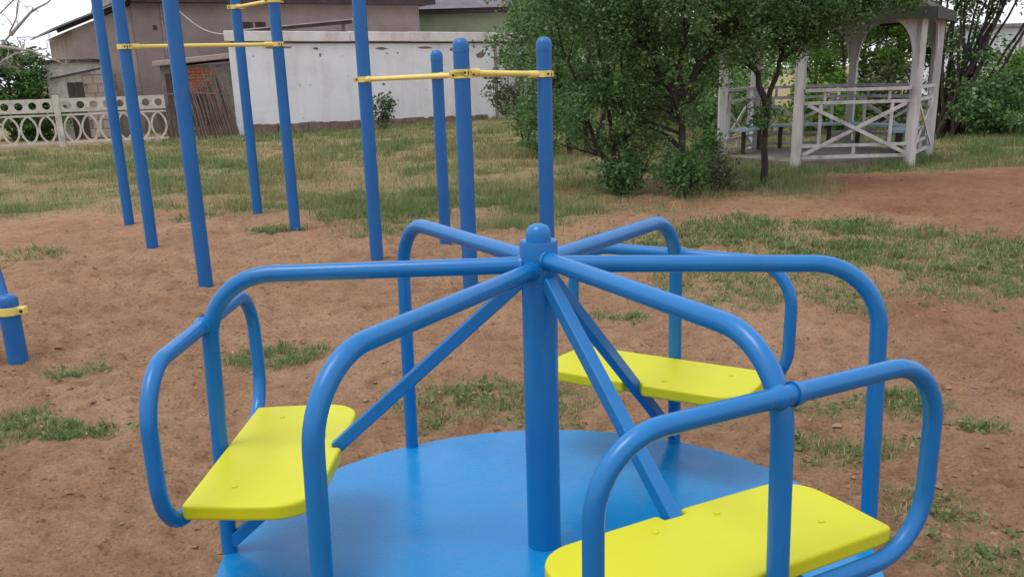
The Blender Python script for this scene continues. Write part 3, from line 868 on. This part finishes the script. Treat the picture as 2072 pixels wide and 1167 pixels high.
def brick_leanto():
    root = empty('brick_outbuilding', (-10.55, 25.0, 0), R(5), 'low brick outbuilding with concrete slab roof behind the stick fence', 'outbuilding')
    mb = MB(); mb.box(0, 1.95, 0, 1.6, -0.1, 1.92); mb.build('wall', M['mortar'], root)
    mb = MB(); mb.add([(-0.12, -0.28, 1.90), (2.0, -0.28, 2.06), (2.0, 1.7, 2.06), (-0.12, 1.7, 1.90), (-0.12, -0.28, 2.04), (2.0, -0.28, 2.20), (2.0, 1.7, 2.20), (-0.12, 1.7, 2.04)],
                      [(3, 2, 1, 0), (4, 5, 6, 7), (0, 1, 5, 4), (1, 2, 6, 5), (2, 3, 7, 6), (3, 0, 4, 7)])
    mb.build('roof_slab', M['stucco'], root, bevel=0.02)
    mb = MB(); mb.box(0.12, 0.55, -0.03, -0.002, 0, 1.7); mb.build('door', M['dark_wood'], root)
    bm_ = MB(); bm_.box(0, 0.235, -0.035, -0.003, 0, 0.062)
    me = bm_.mesh('brick'); me.materials.append(M['brick'])
    for r_ in range(22):
        for c_ in range(3):
            if random.random() < 0.10 or (c_ == 2 and r_ % 3 == 0): continue
            o = bpy.data.objects.new('brick', me); col.objects.link(o); o.parent = root
            o.location = (0.82 + c_ * 0.247 + (0.12 if r_ % 2 else 0) - 0.12, random.uniform(-0.006, 0.004), 0.16 + r_ * 0.077)
brick_leanto()

def stick_fence():
    root = empty('stick_fence', (-9.95, 23.0, 0), R(7), 'leaning fence of grey sticks beside the white garage', 'fence')
    n = 70
    for i in range(n):
        t = i / (n - 1)
        x = t * 2.02 + random.uniform(-0.02, 0.02)
        h = 0.95 + 0.95 * t ** 1.3 + random.uniform(-0.22, 0.12)
        lean = -0.10 - 0.14 * t + random.uniform(-0.05, 0.05)
        mb = MB()
        y = random.uniform(-0.05, 0.05)
        r0 = random.uniform(0.014, 0.024)
        mid = (x + lean * h * 0.5 + random.uniform(-0.03, 0.03), y + 0.05, h * 0.5)
        mb.tube([(x, y, -0.08), mid, (x + lean * h, y + 0.16, h)], [r0, r0 * 0.9, r0 * 0.6], 5)
        mb.build('stick', M['stick'], root)
    for z, sh in ((0.55, -0.10), (1.15, -0.22)):
        mb = MB(); mb.tube([(-0.05 + sh, 0.09, z), (1.0 + sh, 0.12, z + 0.04), (2.03 + sh, 0.10, z - 0.02)], 0.02, 6); mb.build('cross_pole', M['stick'], root)
    # solid bundle of brushwood packed behind the taller half
    for i in range(64):
        x = 0.45 + random.random() * 1.35
        h = 0.75 + 0.95 * (x / 2.0) ** 1.3 + random.uniform(-0.2, 0.05)
        mb = MB(); mb.tube([(x, 0.16, 0.35), (x - 0.18 * h, 0.24, h)], 0.022, 5); mb.build('stick', M['stick'], root)
stick_fence()

def concrete_fence():
    A = Vector((-17.05, 19.45)); B = Vector((-9.9, 22.93))
    e = B - A; ang = math.atan2(e.y, e.x)
    root = empty('concrete_fence', (A.x, A.y, 0), ang, 'precast concrete fence with round holes above overlapping rings', 'fence')
    Lp = 2.52
    C_ = M['concrete']
    posts = [0.10, 0.10 + Lp + 0.13, 0.10 + 2 * (Lp + 0.13)]
    # the post that shows stands just left of the brown house
    sh = 5.52 - posts[2]
    posts = [q + sh for q in posts]
    for q in posts:
        mb = MB(); mb.box(q - 0.075, q + 0.075, -0.085, 0.085, -0.15, 1.24)
        mb.build('post', C_, root, bevel=0.012)
    for q in posts:
        x0, x1 = q + 0.08, q + 0.05 + Lp
        pan = MB(); pan.box(x0, x1, -0.03, 0.03, 0.06, 0.115).box(x0, x1, -0.03, 0.03, 0.745, 0.79)
        pm = pan.build('lower_panel', C_, root, bevel=0.008)
        # rings cut off by the rails
        n = 6
        w = (x1 - x0)
        for k in range(n + 1):
            cx = x0 + (k + 0.0) * w / n
            rr, cz = 0.392, 0.43
            am = math.asin(0.325 / rr)
            for sgn in (1, -1):
                pts = []
                for j in range(13):
                    a_ = -am + 2 * am * j / 12
                    px, pz = cx + sgn * rr * math.cos(a_), cz + rr * math.sin(a_)
                    if x0 <= px <= x1: pts.append((px, 0.0, pz))
                if len(pts) < 3: continue
                vs, fs = [], []
                hw, hd = 0.024, (0.026 if sgn > 0 else 0.0235)
                for (px, _, pz) in pts:
                    dx, dz = (px - cx) / rr, (pz - cz) / rr
                    for (i_, j_) in ((-1, -1), (1, -1), (1, 1), (-1, 1)):
                        vs.append((px + dx * hw * i_, hd * j_, pz + dz * hw * i_))
                for m_ in range(len(pts) - 1):
                    for q_ in range(4):
                        fs.append((m_ * 4 + q_, m_ * 4 + (q_ + 1) % 4, m_ * 4 + 4 + (q_ + 1) % 4, m_ * 4 + 4 + q_))
                fs += [(3, 2, 1, 0), tuple(len(vs) - 4 + z for z in range(4))]
                MB().add(vs, fs).build('ring_arc', C_, pm)
        # upper panel: square cells with a round hole each
        mb = MB()
        nc = 8; cw = w / nc; z0, z1 = 0.835, 1.165; rh = 0.092; cz = 1.0
        for k in range(nc):
            cx = x0 + (k + 0.5) * cw
            S = 24
            vs = []
            for yy in (-0.03, 0.03):
                for j in range(S):
                    a_ = 2 * PI * j / S + PI / 4
                    c_, s_ = math.cos(a_), math.sin(a_)
                    m_ = max(abs(c_), abs(s_))
                    vs.append((cx + c_ / m_ * cw / 2, yy, cz + s_ / m_ * (z1 - z0) / 2))
                for j in range(S):
                    a_ = 2 * PI * j / S + PI / 4
                    vs.append((cx + rh * math.cos(a_), yy, cz + rh * math.sin(a_)))
            fs = []
            for j in range(S):
                j2 = (j + 1) % S
                fs.append((j, j2, S + j2, S + j))
                fs.append((2 * S + j, 3 * S + j, 3 * S + j2, 2 * S + j2))
                fs.append((S + j, S + j2, 3 * S + j2, 3 * S + j))
                if abs(vs[j][2] - vs[j2][2]) < 1e-6:
                    fs.append((j, 2 * S + j, 2 * S + j2, j2))
            mb.add(vs, fs)
        mb.build('upper_panel', C_, root)
concrete_fence()

def far_white_building():
    root = empty('white_building', (15.6, 35.0, 0), R(-6), 'far white building showing between the trees at right edge', 'building')
    mb = MB(); mb.box(0, 8, 0, 5, -0.2, 2.55); mb.build('wall', M['white_panel'], root)
    mb = MB(); mb.box(-0.2, 8.2, -0.25, 5.2, 2.55, 2.66); mb.build('roof_edge', M['rooftop'], root)
    mb = MB(); mb.box(1.95, 2.02, -0.03, 0, 0, 2.5); mb.build('drainpipe', M['plank'], root)
far_white_building()

# ------------------------------------------------------------------ trees and shrubs
def leaf_cloud(centres, spread, counts, size, flat=0.6):
    """rhombic leaves scattered round clump centres"""
    cs = np.repeat(np.asarray(centres), counts, axis=0)
    sp = np.repeat(np.asarray(spread), counts, axis=0)
    n = len(cs)
    p = cs + rng.normal(size=(n, 3)) * sp
    L_ = size * rng.uniform(0.45, 1.45, n)
    d = rng.normal(size=(n, 3)); d[:, 2] *= 0.6; d[:, 2] -= 0.25
    d /= np.linalg.norm(d, axis=1)[:, None]
    nn = rng.normal(size=(n, 3)); nn[:, 2] += flat
    s = np.cross(d, nn); s /= np.linalg.norm(s, axis=1)[:, None] + 1e-9
    w = L_ * rng.uniform(0.22, 0.34, n)
    v = np.empty((n, 4, 3))
    v[:, 0] = p
    v[:, 1] = p + d * (L_ * 0.45)[:, None] + s * w[:, None]
    v[:, 2] = p + d * L_[:, None]
    v[:, 3] = p + d * (L_ * 0.45)[:, None] - s * w[:, None]
    return v

def make_tree(name, label, base, stems, clumps, n_leaf, leaf_size, leaf, bark='bark', trunk_r=0.05, cat='tree', group=None, twigs=5, spread=0.2, wander=0.12, extra_wood=None):
    """stems: list of polylines (local) ; clumps: list of (x,y,z,r) local clump centres; each clump hangs on a limb off its nearest stem"""
    root = empty(name, base, 0, label, cat, group)
    wood = MB()
    nodes = []
    for st in stems:
        pts = [Vector(p) for p in st]
        path = []
        for i in range(len(pts) - 1):
            for k in range(4):
                t = k / 4
                q = pts[i].lerp(pts[i + 1], t)
                if i + k > 0: q = q + Vector((random.gauss(0, .02), random.gauss(0, .02), 0))
                path.append(q)
        path.append(pts[-1])
        n = len(path)
        rs = [trunk_r * (1 - 0.8 * i / (n - 1)) + 0.004 for i in range(n)]
        wood.tube(path, rs, 8)
        nodes += [(p, rs[i]) for i, p in enumerate(path) if p.z > 0.15 * path[-1].z]
    cs, sp, ct = [], [], []
    tot = sum(c[3] ** 2 for c in clumps)
    for (x, y, z, r_) in clumps:
        c = Vector((x, y, z))
        best = min(nodes, key=lambda nd: (nd[0] - c).length + (0.9 * max(0, nd[0].z - c.z + 0.25)))
        a, ra = best
        m1 = a.lerp(c, 0.4) + Vector((random.gauss(0, wander), random.gauss(0, wander), abs(random.gauss(0, wander)))) * (c - a).length
        path = [a, a.lerp(m1, 0.5), m1, m1.lerp(c, 0.55) + Vector((random.gauss(0, .02), random.gauss(0, .02), 0.02)), c]
        r0 = max(0.005, min(ra * 0.6, 0.03))
        wood.tube(path, [r0, r0 * 0.85, r0 * 0.65, r0 * 0.45, r0 * 0.25], 5)
        k = max(6, int(n_leaf * r_ ** 2 / tot))
        tw = []
        for q in range(twigs):
            d = Vector((random.gauss(0, 1), random.gauss(0, 1), random.gauss(0.1, 0.7))).normalized()
            tip = c + d * r_ * random.uniform(0.6, 1.15)
            s0 = path[3].lerp(c, random.random())
            wood.tube([s0, s0.lerp(tip, 0.5) + Vector((0, 0, 0.02)), tip], [0.0045, 0.003, 0.0018], 3, caps=False)
            for t in (0.45, 0.75, 1.0): tw.append(s0.lerp(tip, t))
        tw.append(c)
        per = max(1, k // len(tw))
        for q in tw:
            cs.append(tuple(q)); sp.append((spread * r_,) * 3); ct.append(per)
    wood.build('trunk', M[bark], root, smooth=True)
    if cs and n_leaf:
        v = leaf_cloud(cs, sp, ct, leaf_size)
        np_mesh('crown', v.reshape(-1, 3), 4, M[leaf], root)
    return root

def ell_clumps(n, c, r, cr, hollow=0.35, zmin=None):
    out = []
    while len(out) < n:
        d = Vector((random.gauss(0, 1), random.gauss(0, 1), random.gauss(0, 1))).normalized()
        k = (random.random() * (1 - hollow ** 3) + hollow ** 3) ** (1 / 3)
        p = (c[0] + d.x * r[0] * k, c[1] + d.y * r[1] * k, c[2] + d.z * r[2] * k)
        if zmin and p[2] < zmin: continue
        out.append((*p, cr * random.uniform(0.65, 1.35)))
    return out

# near group, left to right
make_tree('young_tree', 'young leafy tree with several thin stems left of the dark trunked tree', (0.95, 9.6, 0),
          [[(0, 0, -.05), (-.06, .05, .7), (-.2, .1, 1.6), (-.35, .1, 2.5)], [(.05, .05, -.05), (.1, .05, .8), (.05, .1, 1.7), (.2, .1, 2.9)], [(-.05, -.03, -.05), (-.25, 0, .6), (-.5, .1, 1.4), (-.75, .1, 2.1)]],
          ell_clumps(46, (-.25, .1, 2.35), (1.25, .95, .95), .34) + ell_clumps(10, (.1, .0, 1.05), (.7, .5, .4), .22) + ell_clumps(9, (0.0, -.1, .4), (.5, .4, .3), .2) + ell_clumps(22, (-.25, .0, 1.0), (.9, .6, .75), .26),
          40000, 0.045, 'leaf_mid', trunk_r=0.03)
make_tree('dark_trunk_tree', 'tree with one dark upright trunk in the middle of the near group', (1.72, 9.25, 0),
          [[(0, 0, -.05), (-.03, .02, .7), (-.06, .05, 1.3), (-.02, .1, 2.1), (.05, .1, 3.1)], [(-.04, .03, 1.0), (-.3, .1, 1.5), (-.55, .2, 2.3)], [(-.04, .03, 1.15), (.25, .05, 1.6), (.5, .1, 2.5)]],
          ell_clumps(52, (-.05, .1, 2.35), (1.25, 1.0, 1.0), .36, zmin=1.3) + ell_clumps(7, (-.2, .1, 1.3), (.5, .4, .3), .24) + ell_clumps(7, (-.5, .3, .9), (.4, .4, .5), .2),
          34000, 0.045, 'leaf_mid', trunk_r=0.048)
make_tree('leaning_tree', 'slender dark tree standing just in front of the gazebo entrance', (2.79, 9.6, 0),
          [[(0, 0, -.05), (-.03, .02, .6), (.0, .03, 1.15), (.16, .05, 1.6), (.34, .08, 2.2), (.5, .1, 3.0)], [(-.01, .03, .95), (-.2, .05, 1.5), (-.3, .1, 2.4)], [(0.2, .05, 1.7), (.55, .0, 2.1), (1.2, -.05, 2.45)]],
          ell_clumps(40, (.1, .1, 2.45), (1.15, .9, .75), .34, zmin=1.55) + ell_clumps(6, (-.45, .0, 1.75), (.4, .35, .25), .25) + ell_clumps(18, (1.35, .1, 2.5), (.9, .5, .32), .32) + ell_clumps(20, (.42, .0, 2.0), (.5, .4, .36), .27) + ell_clumps(14, (1.25, .0, 2.2), (.75, .3, .12), .22) + ell_clumps(4, (-.1, -.05, .95), (.25, .25, .2), .18),
          38000, 0.045, 'leaf_dark', trunk_r=0.042)
make_tree('thin_tree', 'thin-stemmed tree behind the rightmost pull-up post', (0.75, 15.6, 0),
          [[(-.2, 0, -.05), (-.3, .02, .9), (-.5, .05, 2.0), (-.6, .1, 3.3)], [(.1, 0, -.05), (.08, .02, .9), (.15, .05, 2.0), (.2, .1, 3.6)], [(.25, .1, -.05), (.5, .1, 1.0), (.8, .2, 2.6)]],
          ell_clumps(42, (-.1, .1, 2.7), (1.75, 1.2, 1.3), .45, zmin=1.0) + ell_clumps(26, (-.8, -.3, 1.0), (.8, .5, .9), .3),
          21000, 0.065, 'leaf_mid', trunk_r=0.05)
make_tree('pale_shrub', 'pale green shrub with bent twigs in front of the garage gate', (-0.35, 18.0, 0),
          [[(0, 0, -.05), (-.1, 0, .6), (-.3, 0, 1.4)], [(.05, 0, -.05), (.2, .1, .8), (.3, .1, 2.0)]],
          ell_clumps(16, (-.05, 0, 1.3), (.75, .5, .8), .28), 2600, 0.08, 'leaf_grey', trunk_r=0.02, cat='shrub')
for (lab, x, y, w, h, nl, lf) in (('low dark bush at the foot of the dark trunked tree', 1.72, 9.02, .27, .22, 2600, 'leaf_dark'), ('small bush with grey green leaves right of the dark trunk', 2.2, 9.5, .24, .17, 900, 'leaf_grey'),
                                  ('low green bush under the several-stemmed young tree', 0.98, 9.3, .24, .18, 1200, 'leaf_mid'), ('small leafy plant growing against the white garage wall', -4.42, 25.3, .26, .52, 900, 'leaf_grey'),
                                  ('tangled dark bush at the near left corner of the gazebo', 2.6, 13.0, .35, .26, 1500, 'leaf_dark'), ('loose weedy bush below the thin-stemmed trees', 0.1, 14.6, .5, .45, 2400, 'leaf_mid'),
                                  ('weedy clump between the young tree and the dark trunk', 1.35, 10.8, .5, .5, 1300, 'leaf_mid')):
    make_tree('bush', lab, (x, y, 0), [[(0, 0, -.05), (.02, .02, h * 1.2)], [(0, 0, -.05), (-w * .4, .0, h)], [(0, 0, -.05), (w * .4, .03, h)]],
              ell_clumps(12, (0, 0, h * 0.95), (w, w * .8, h), .18 * (1 + (y > 20) * .4), 0.2, zmin=0.03), nl, 0.05 if y < 20 else 0.09, lf, trunk_r=0.012, cat='bush', twigs=4, spread=0.3)

# beside and behind the gazebo
stems = []
for k in range(24):
    a = random.uniform(-.25, .75)
    x0 = random.uniform(-.25, .35); y0 = random.uniform(-.3, .3)
    stems.append([(x0, y0, -.05), (x0 + a * .45, y0 + .05, .8), (x0 + a * 1.25, y0 + .1, 1.9), (x0 + a * 2.1, y0 + random.uniform(-.3, .3), 3.2)])
make_tree('many_stemmed_tree', 'many-stemmed tree fanning out beside the right of the gazebo', (7.95, 17.0, 0), stems,
          ell_clumps(40, (1.4, .1, 2.95), (1.7, .9, .7), .42) + ell_clumps(14, (.35, .0, 1.6), (.6, .5, .8), .3) + ell_clumps(8, (.0, 0, 3.0), (.6, .6, .4), .3), 15000, 0.08, 'leaf_mid', trunk_r=0.045)
make_tree('dense_shrub', 'dense dark green shrub right of the gazebo', (8.75, 16.4, 0),
          [[(0, 0, -.05), (-.2, 0, .5), (-.4, 0, 1.0)], [(0, 0, -.05), (.3, 0, .6), (.8, .1, 1.3)], [(.1, 0, -.05), (.5, -.1, .6), (1.0, -.2, 1.5)]],
          ell_clumps(40, (.1, 0, .6), (1.05, .7, .65), .30, 0.2, zmin=.05), 12000, 0.075, 'leaf_mid', trunk_r=0.03, cat='shrub')
make_tree('weedy_shrub', 'yellow-green weedy shrub at the far right edge', (10.1, 16.6, 0),
          [[(0, 0, -.05), (-.1, 0, .6)], [(0, 0, -.05), (.2, 0, .9)]],
          ell_clumps(20, (0, 0, .6), (.75, .5, .65), .26, 0.2, zmin=.05), 4200, 0.075, 'leaf_bright', trunk_r=0.02, cat='shrub')
make_tree('bright_tree', 'bright green leafy tree seen through the gazebo', (7.3, 20.5, 0),
          [[(0, 0, -.05), (.05, 0, .9), (.2, .1, 2.6)], [(0, .05, -.05), (-.3, .1, 1.2), (-.5, .1, 2.4)]],
          ell_clumps(40, (-.1, 0, 1.9), (1.25, .9, 1.3), .40, 0.3), 9500, 0.10, 'leaf_bright', trunk_r=0.06)
far = [('greyish green tree far behind the gazebo entrance', 4.6, 27.0, 1.7, 3.6, 'leaf_grey', 5200), ('bright far tree between the near trunks', 2.4, 25.0, 1.5, 2.4, 'leaf_bright', 4600),
       ('tall far tree behind the middle of the near group', 2.2, 31.0, 2.6, 5.0, 'leaf_mid', 7000), ('dark far tree behind the gazebo roof', 8.6, 29.0, 2.2, 4.4, 'leaf_mid', 6500),
       ('far tree between the gazebo and the many-stemmed tree', 11.4, 30.0, 1.6, 3.2, 'leaf_grey', 4200), ('far tree behind the dense shrub', 13.8, 27.5, 1.7, 1.15, 'leaf_mid', 3600),
       ('far hedge tree at the right edge', 18.3, 28.5, 2.0, 2.3, 'leaf_bright', 4600), ('far tree showing left of the gazebo post', 5.9, 33.5, 2.2, 4.6, 'leaf_dark', 5200)]
for (lab, x, y, r_, h, lf, nl) in far:
    make_tree('far_tree', lab, (x, y, 0), [[(0, 0, -.05), (.05, 0, h * .35), (.1, .05, h * .85)], [(0, 0, h * .2), (-r_ * .3, 0, h * .5), (-r_ * .5, 0, h * .8)]],
              ell_clumps(34, (0, 0, h * .56), (r_, r_ * .8, h * .46), .30 * r_, 0.3, zmin=.2), nl, 0.15, lf, trunk_r=0.07, group='trees far behind the gazebo')

low = [('low green bush straight behind the gazebo railing', 5.9, 18.6, .9, .75, 'leaf_bright'), ('dark low bush behind the left of the gazebo', 3.6, 18.4, .9, .8, 'leaf_mid'),
       ('grey green bush behind the right of the gazebo', 7.9, 20.0, 1.0, .8, 'leaf_grey'), ('leafy bush far behind the young tree stems', 1.9, 19.0, 1.0, .8, 'leaf_mid'),
       ('pale bush beyond the dark trunked tree', 2.9, 21.5, 1.1, 1.0, 'leaf_bright'), ('wide dark bush far behind the gazebo floor', 5.0, 22.5, 1.5, 1.1, 'leaf_mid'),
       ('bush between the garage gate and the thin-stemmed tree', 0.6, 22.0, .9, .9, 'leaf_grey'), ('tall weeds behind the dense shrub at right', 11.3, 20.5, 1.2, .9, 'leaf_bright')]
for (lab, x, y, w, h, lf) in low:
    make_tree('bush', lab, (x, y, 0), [[(0, 0, -.05), (.02, .02, h * 1.2)], [(0, 0, -.05), (-w * .4, .0, h)], [(0, 0, -.05), (w * .4, .03, h)]],
              ell_clumps(18, (0, 0, h * 0.9), (w, w * .7, h), .34, 0.2, zmin=0.05), 2600, 0.11, lf, trunk_r=0.02, cat='bush', twigs=4, spread=0.3)

# left background
make_tree('round_bush_tree', 'dense dark green tree behind the concrete fence at left', (-15.2, 25.4, 0),
          [[(0, 0, -.05), (.1, 0, 1.0), (.0, 0, 2.4)], [(0, 0, -.05), (.4, 0, 1.0), (.8, 0, 2.0)]],
          ell_clumps(70, (-.1, 0, 1.25), (1.75, 1.0, 1.45), .42, 0.4, zmin=.2), 17000, 0.12, 'leaf_dark', trunk_r=0.08)
bare = [[(0, 0, -.05), (.3, 0, 1.2), (.75, 0, 2.0), (1.65, -.1, 2.75), (1.9, -.1, 3.2), (2.1, -.1, 4.0)],
        [(.6, 0, 1.75), (1.0, 0, 2.0), (1.75, -.2, 2.3), (2.6, -.2, 2.4)],
        [(.3, 0, 1.2), (.5, .1, 2.4), (1.1, .1, 3.1), (1.9, .1, 3.7)],
        [(1.65, -.1, 2.75), (2.3, -.1, 3.3), (3.1, -.1, 3.7)],
        [(1.3, -.1, 2.5), (2.2, -.2, 2.35), (3.0, -.2, 2.0)]]
bc = []
for k in range(46):
    bc.append((random.uniform(.5, 3.2), random.uniform(-.5, .4), random.uniform(1.9, 4.1), 0.35))
make_tree('bare_tree', 'leafless pale tree with spreading twigs against the sky at left', (-15.35, 23.4, 0), bare, bc, 0, 0.05, 'leaf_grey', bark='pale_bark', trunk_r=0.042, twigs=6, wander=0.25)

# ------------------------------------------------------------------ grass, clods, litter
def blades(x, y, h, w, lean, mat, name, label):
    n = len(x)
    z = ground_h(x, y) * np.where(np.hypot(x, y) > 45, 0, 1)
    a = rng.uniform(0, 2 * PI, n); b = rng.uniform(0, 2 * PI, n)
    p = np.stack([x, y, z - 0.004], -1)
    s = np.stack([np.cos(a), np.sin(a), np.zeros(n)], -1) * (w / 2)[:, None]
    ln = np.stack([np.cos(b), np.sin(b), np.zeros(n)], -1) * (h * lean)[:, None]
    up_ = np.zeros((n, 3)); up_[:, 2] = h
    mid = p + ln * 0.35 + up_ * 0.6
    tip = p + ln + up_ * np.clip(1 - lean * 0.45, 0.2, 1)[:, None]
    v = np.empty((n, 5, 3))
    v[:, 0] = p - s; v[:, 1] = p + s; v[:, 2] = mid + s * 0.7; v[:, 3] = tip; v[:, 4] = mid - s * 0.7
    me = bpy.data.meshes.new(name)
    me.vertices.add(n * 5); me.vertices.foreach_set('co', v.astype(np.float32).ravel())
    li = (np.arange(n)[:, None] * 5 + np.array([0, 1, 2, 4, 4, 2, 3])[None]).astype(np.int32)
    me.loops.add(n * 7); me.loops.foreach_set('vertex_index', li.ravel())
    ls = (np.arange(n)[:, None] * 7 + np.array([0, 4])[None]).astype(np.int32)
    me.polygons.add(n * 2); me.polygons.foreach_set('loop_start', ls.ravel())
    me.update(calc_edges=True)
    o = link(name, me, M[mat])
    return tag(o, label, 'grass', kind='stuff')

def scatter(n, x0, x1, y0, y1, dens):
    x = rng.uniform(x0, x1, n); y = rng.uniform(y0, y1, n)
    keep = rng.random(n) < dens(x, y)
    r = np.hypot(x, y)
    keep &= ~((r < 0.97))
    return x[keep], y[keep]

def in_view(x, y, pad=0.6):
    return (np.abs(x - 0.05 * 0) < (y + 2.6) * 0.62 + pad + 1.0)

def dens_field(x, y):
    fm, path = field_mask(x, y)
    clump = sstep(0.38, 0.62, fbm(x, y, 1.1, 4, 21.0)) * 0.85 + 0.15
    d = fm * clump * in_view(x, y)
    house = (y - 23.81) * 0.691 - (x + 8.09) * 0.723 > 0.0
    return d * np.where(house & (x < 2.2), 0, 1)
n_try = 1500000
Y = 6.3 + 27 * rng.random(n_try) ** 1.25
X = rng.uniform(-1, 1, n_try) * ((Y + 2.6) * 0.60 + 1.0)
k_ = rng.random(n_try) < dens_field(X, Y)
X, Y = X[k_], Y[k_]
tuft = fbm(X, Y, 0.55, 3, 31.0)
green = tuft + rng.normal(0, 0.10, len(X)) > 0.54 - 0.06 * sstep(11, 7.5, Y) + 0.07 * sstep(12, 20, Y)
hg = rng.uniform(0.025, 0.085, len(X)) * (0.35 + 2.2 * sstep(.35, .75, fbm(X, Y, 2.2, 3, 5.0)))
tall = rng.random(len(X)) < 0.05
hg = np.where(tall, rng.uniform(.12, .24, len(X)), hg)
wd = rng.uniform(0.0035, 0.007, len(X)) * np.clip(Y / 11, 0.7, 2.0)
blades(X[~green], Y[~green], hg[~green], wd[~green], rng.uniform(.2, 1.0, (~green).sum()), 'grass_dry', 'meadow_grass', 'dry straw-coloured meadow grass behind the play area')
blades(X[green], Y[green], hg[green] * 1.1, wd[green], rng.uniform(.2, .9, green.sum()), 'grass_green', 'green_meadow_grass', 'greener grass growing in patches across the meadow')

def dens_patch(x, y):
    far_ = sstep(3.0, 4.0, y)
    return patch_mask(x, y) * 0.8 * (sstep(0.40, 0.62, fbm(x, y, 6.0, 3, 40.0)) * 0.85 + 0.15) * (1 - far_ * (1 - (0.25 + 0.75 * sstep(.38, .62, fbm(x, y, 2.0, 3, 66.0)))))
xs_, ys_ = [], []
for (cx, cy, rx, ry, a_) in ELL:
    area = rx * ry * 9
    n = int(area * 11000 * a_)
    n = min(n, 42000)
    X, Y = scatter(n, cx - rx * 1.5, cx + rx * 1.5, cy - ry * 1.5, cy + ry * 1.5, dens_patch)
    xs_.append(X); ys_.append(Y)
X = np.concatenate(xs_); Y = np.concatenate(ys_)
g2 = fbm(X, Y, 2.2, 3, 60.0) + rng.normal(0, 0.07, len(X)) + 0.16 * sstep(-1.2, -2.0, X) * sstep(4, 3, Y) + 0.03 > 0.50
hh = rng.uniform(0.02, 0.085, len(X)) * (0.75 + 0.5 * sstep(3, 6, Y))
ww = rng.uniform(0.003, 0.0065, len(X)) * (1 + 0.9 * sstep(2.5, 6, Y))
blades(X[g2], Y[g2], hh[g2], ww[g2], rng.uniform(.3, 1.3, g2.sum()), 'grass_green', 'sparse_grass', 'short sparse green grass tufts on the bare soil')
blades(X[~g2], Y[~g2], hh[~g2] * .8, ww[~g2], rng.uniform(.5, 1.6, (~g2).sum()), 'grass', 'dry_tufts', 'short half-dry grass tufts on the bare soil')
# odd blades all over
X, Y = scatter(9000, -5, 5, -0.6, 8, lambda x, y: sstep(.55, .75, fbm(x, y, 2.0, 3, 70.0)) * 0.5 + 0.04)
blades(X, Y, rng.uniform(.01, .04, len(X)), rng.uniform(.003, .006, len(X)), rng.uniform(.6, 2.0, len(X)), 'grass', 'stray_blades', 'stray single grass blades over the trampled soil')

def weeds():
    c, n_ = [], []
    for (cx, cy, rx, ry, a_) in ELL:
        if cy > 7 or (cx < -1 and cy > 3): continue
        for k in range(int(10 + 60 * rx * ry)):
            x = cx + rng.normal() * rx * .55; y = cy + rng.normal() * ry * .55
            if math.hypot(x, y) < 1.0: continue
            c.append((x, y, float(ground_h(np.array([x]), np.array([y]))[0]) + 0.012)); n_.append(int(rng.integers(6, 20)))
    v = leaf_cloud(np.array(c), np.tile((.022, .022, .009), (len(c), 1)), np.array(n_), 0.026, flat=1.5)
    o = np_mesh('low_weeds', v.reshape(-1, 3), 4, M['grass_green'])
    tag(o, 'tiny leafy weeds hugging the bare soil between grass tufts', 'weeds', kind='stuff')
weeds()

def clods():
    X, Y = scatter(90000, -5.5, 6, -0.6, 11, lambda x, y: (sstep(.45, .72, fbm(x, y, 1.6, 4, 80.0)) * 0.35 + 0.05) * np.clip(2.6 / (y + 2.0), .15, 1))
    n = len(X)
    Z = ground_h(X, Y)
    r_ = np.exp(rng.normal(-4.85, 0.55, n)); r_ = np.clip(r_, 0.003, 0.024)
    octa = np.array([(1, 0, 0), (0, 1, 0), (-1, 0, 0), (0, -1, 0), (0, 0, .8), (0, 0, -.6)])
    fc = np.array([(0, 1, 4), (1, 2, 4), (2, 3, 4), (3, 0, 4)])
    v = octa[None] * r_[:, None, None] * rng.uniform(.6, 1.4, (n, 6, 3))
    a = rng.uniform(0, 2 * PI, n); c, s = np.cos(a), np.sin(a)
    vx = v[..., 0] * c[:, None] - v[..., 1] * s[:, None]; vy = v[..., 0] * s[:, None] + v[..., 1] * c[:, None]
    v = np.stack([vx + X[:, None], vy + Y[:, None], v[..., 2] + Z[:, None]], -1)
    tri = v[:, fc].reshape(-1, 3)
    o = np_mesh('soil_clods', tri, 3, M['clod'])
    tag(o, 'small clods and crumbs of soil scattered over the ground', 'soil', kind='stuff')
    X, Y = scatter(5200, -5.5, 6, -0.6, 11, lambda x, y: sstep(.5, .75, fbm(x, y, 1.9, 4, 95.0)) * .5 + 0.06)
    n = len(X)
    v = leaf_cloud(np.stack([X, Y, ground_h(X, Y) + 0.006], -1), np.zeros((n, 3)), np.ones(n, int), 0.022, flat=4.0)
    v[:, :, 2] = np.maximum(v[:, :, 2], (ground_h(X, Y) + 0.003)[:, None])
    o = np_mesh('leaf_litter', v.reshape(-1, 3), 4, M['litter'])
    tag(o, 'dry leaf and twig litter scattered over the bare soil', 'litter', kind='stuff')
clods()
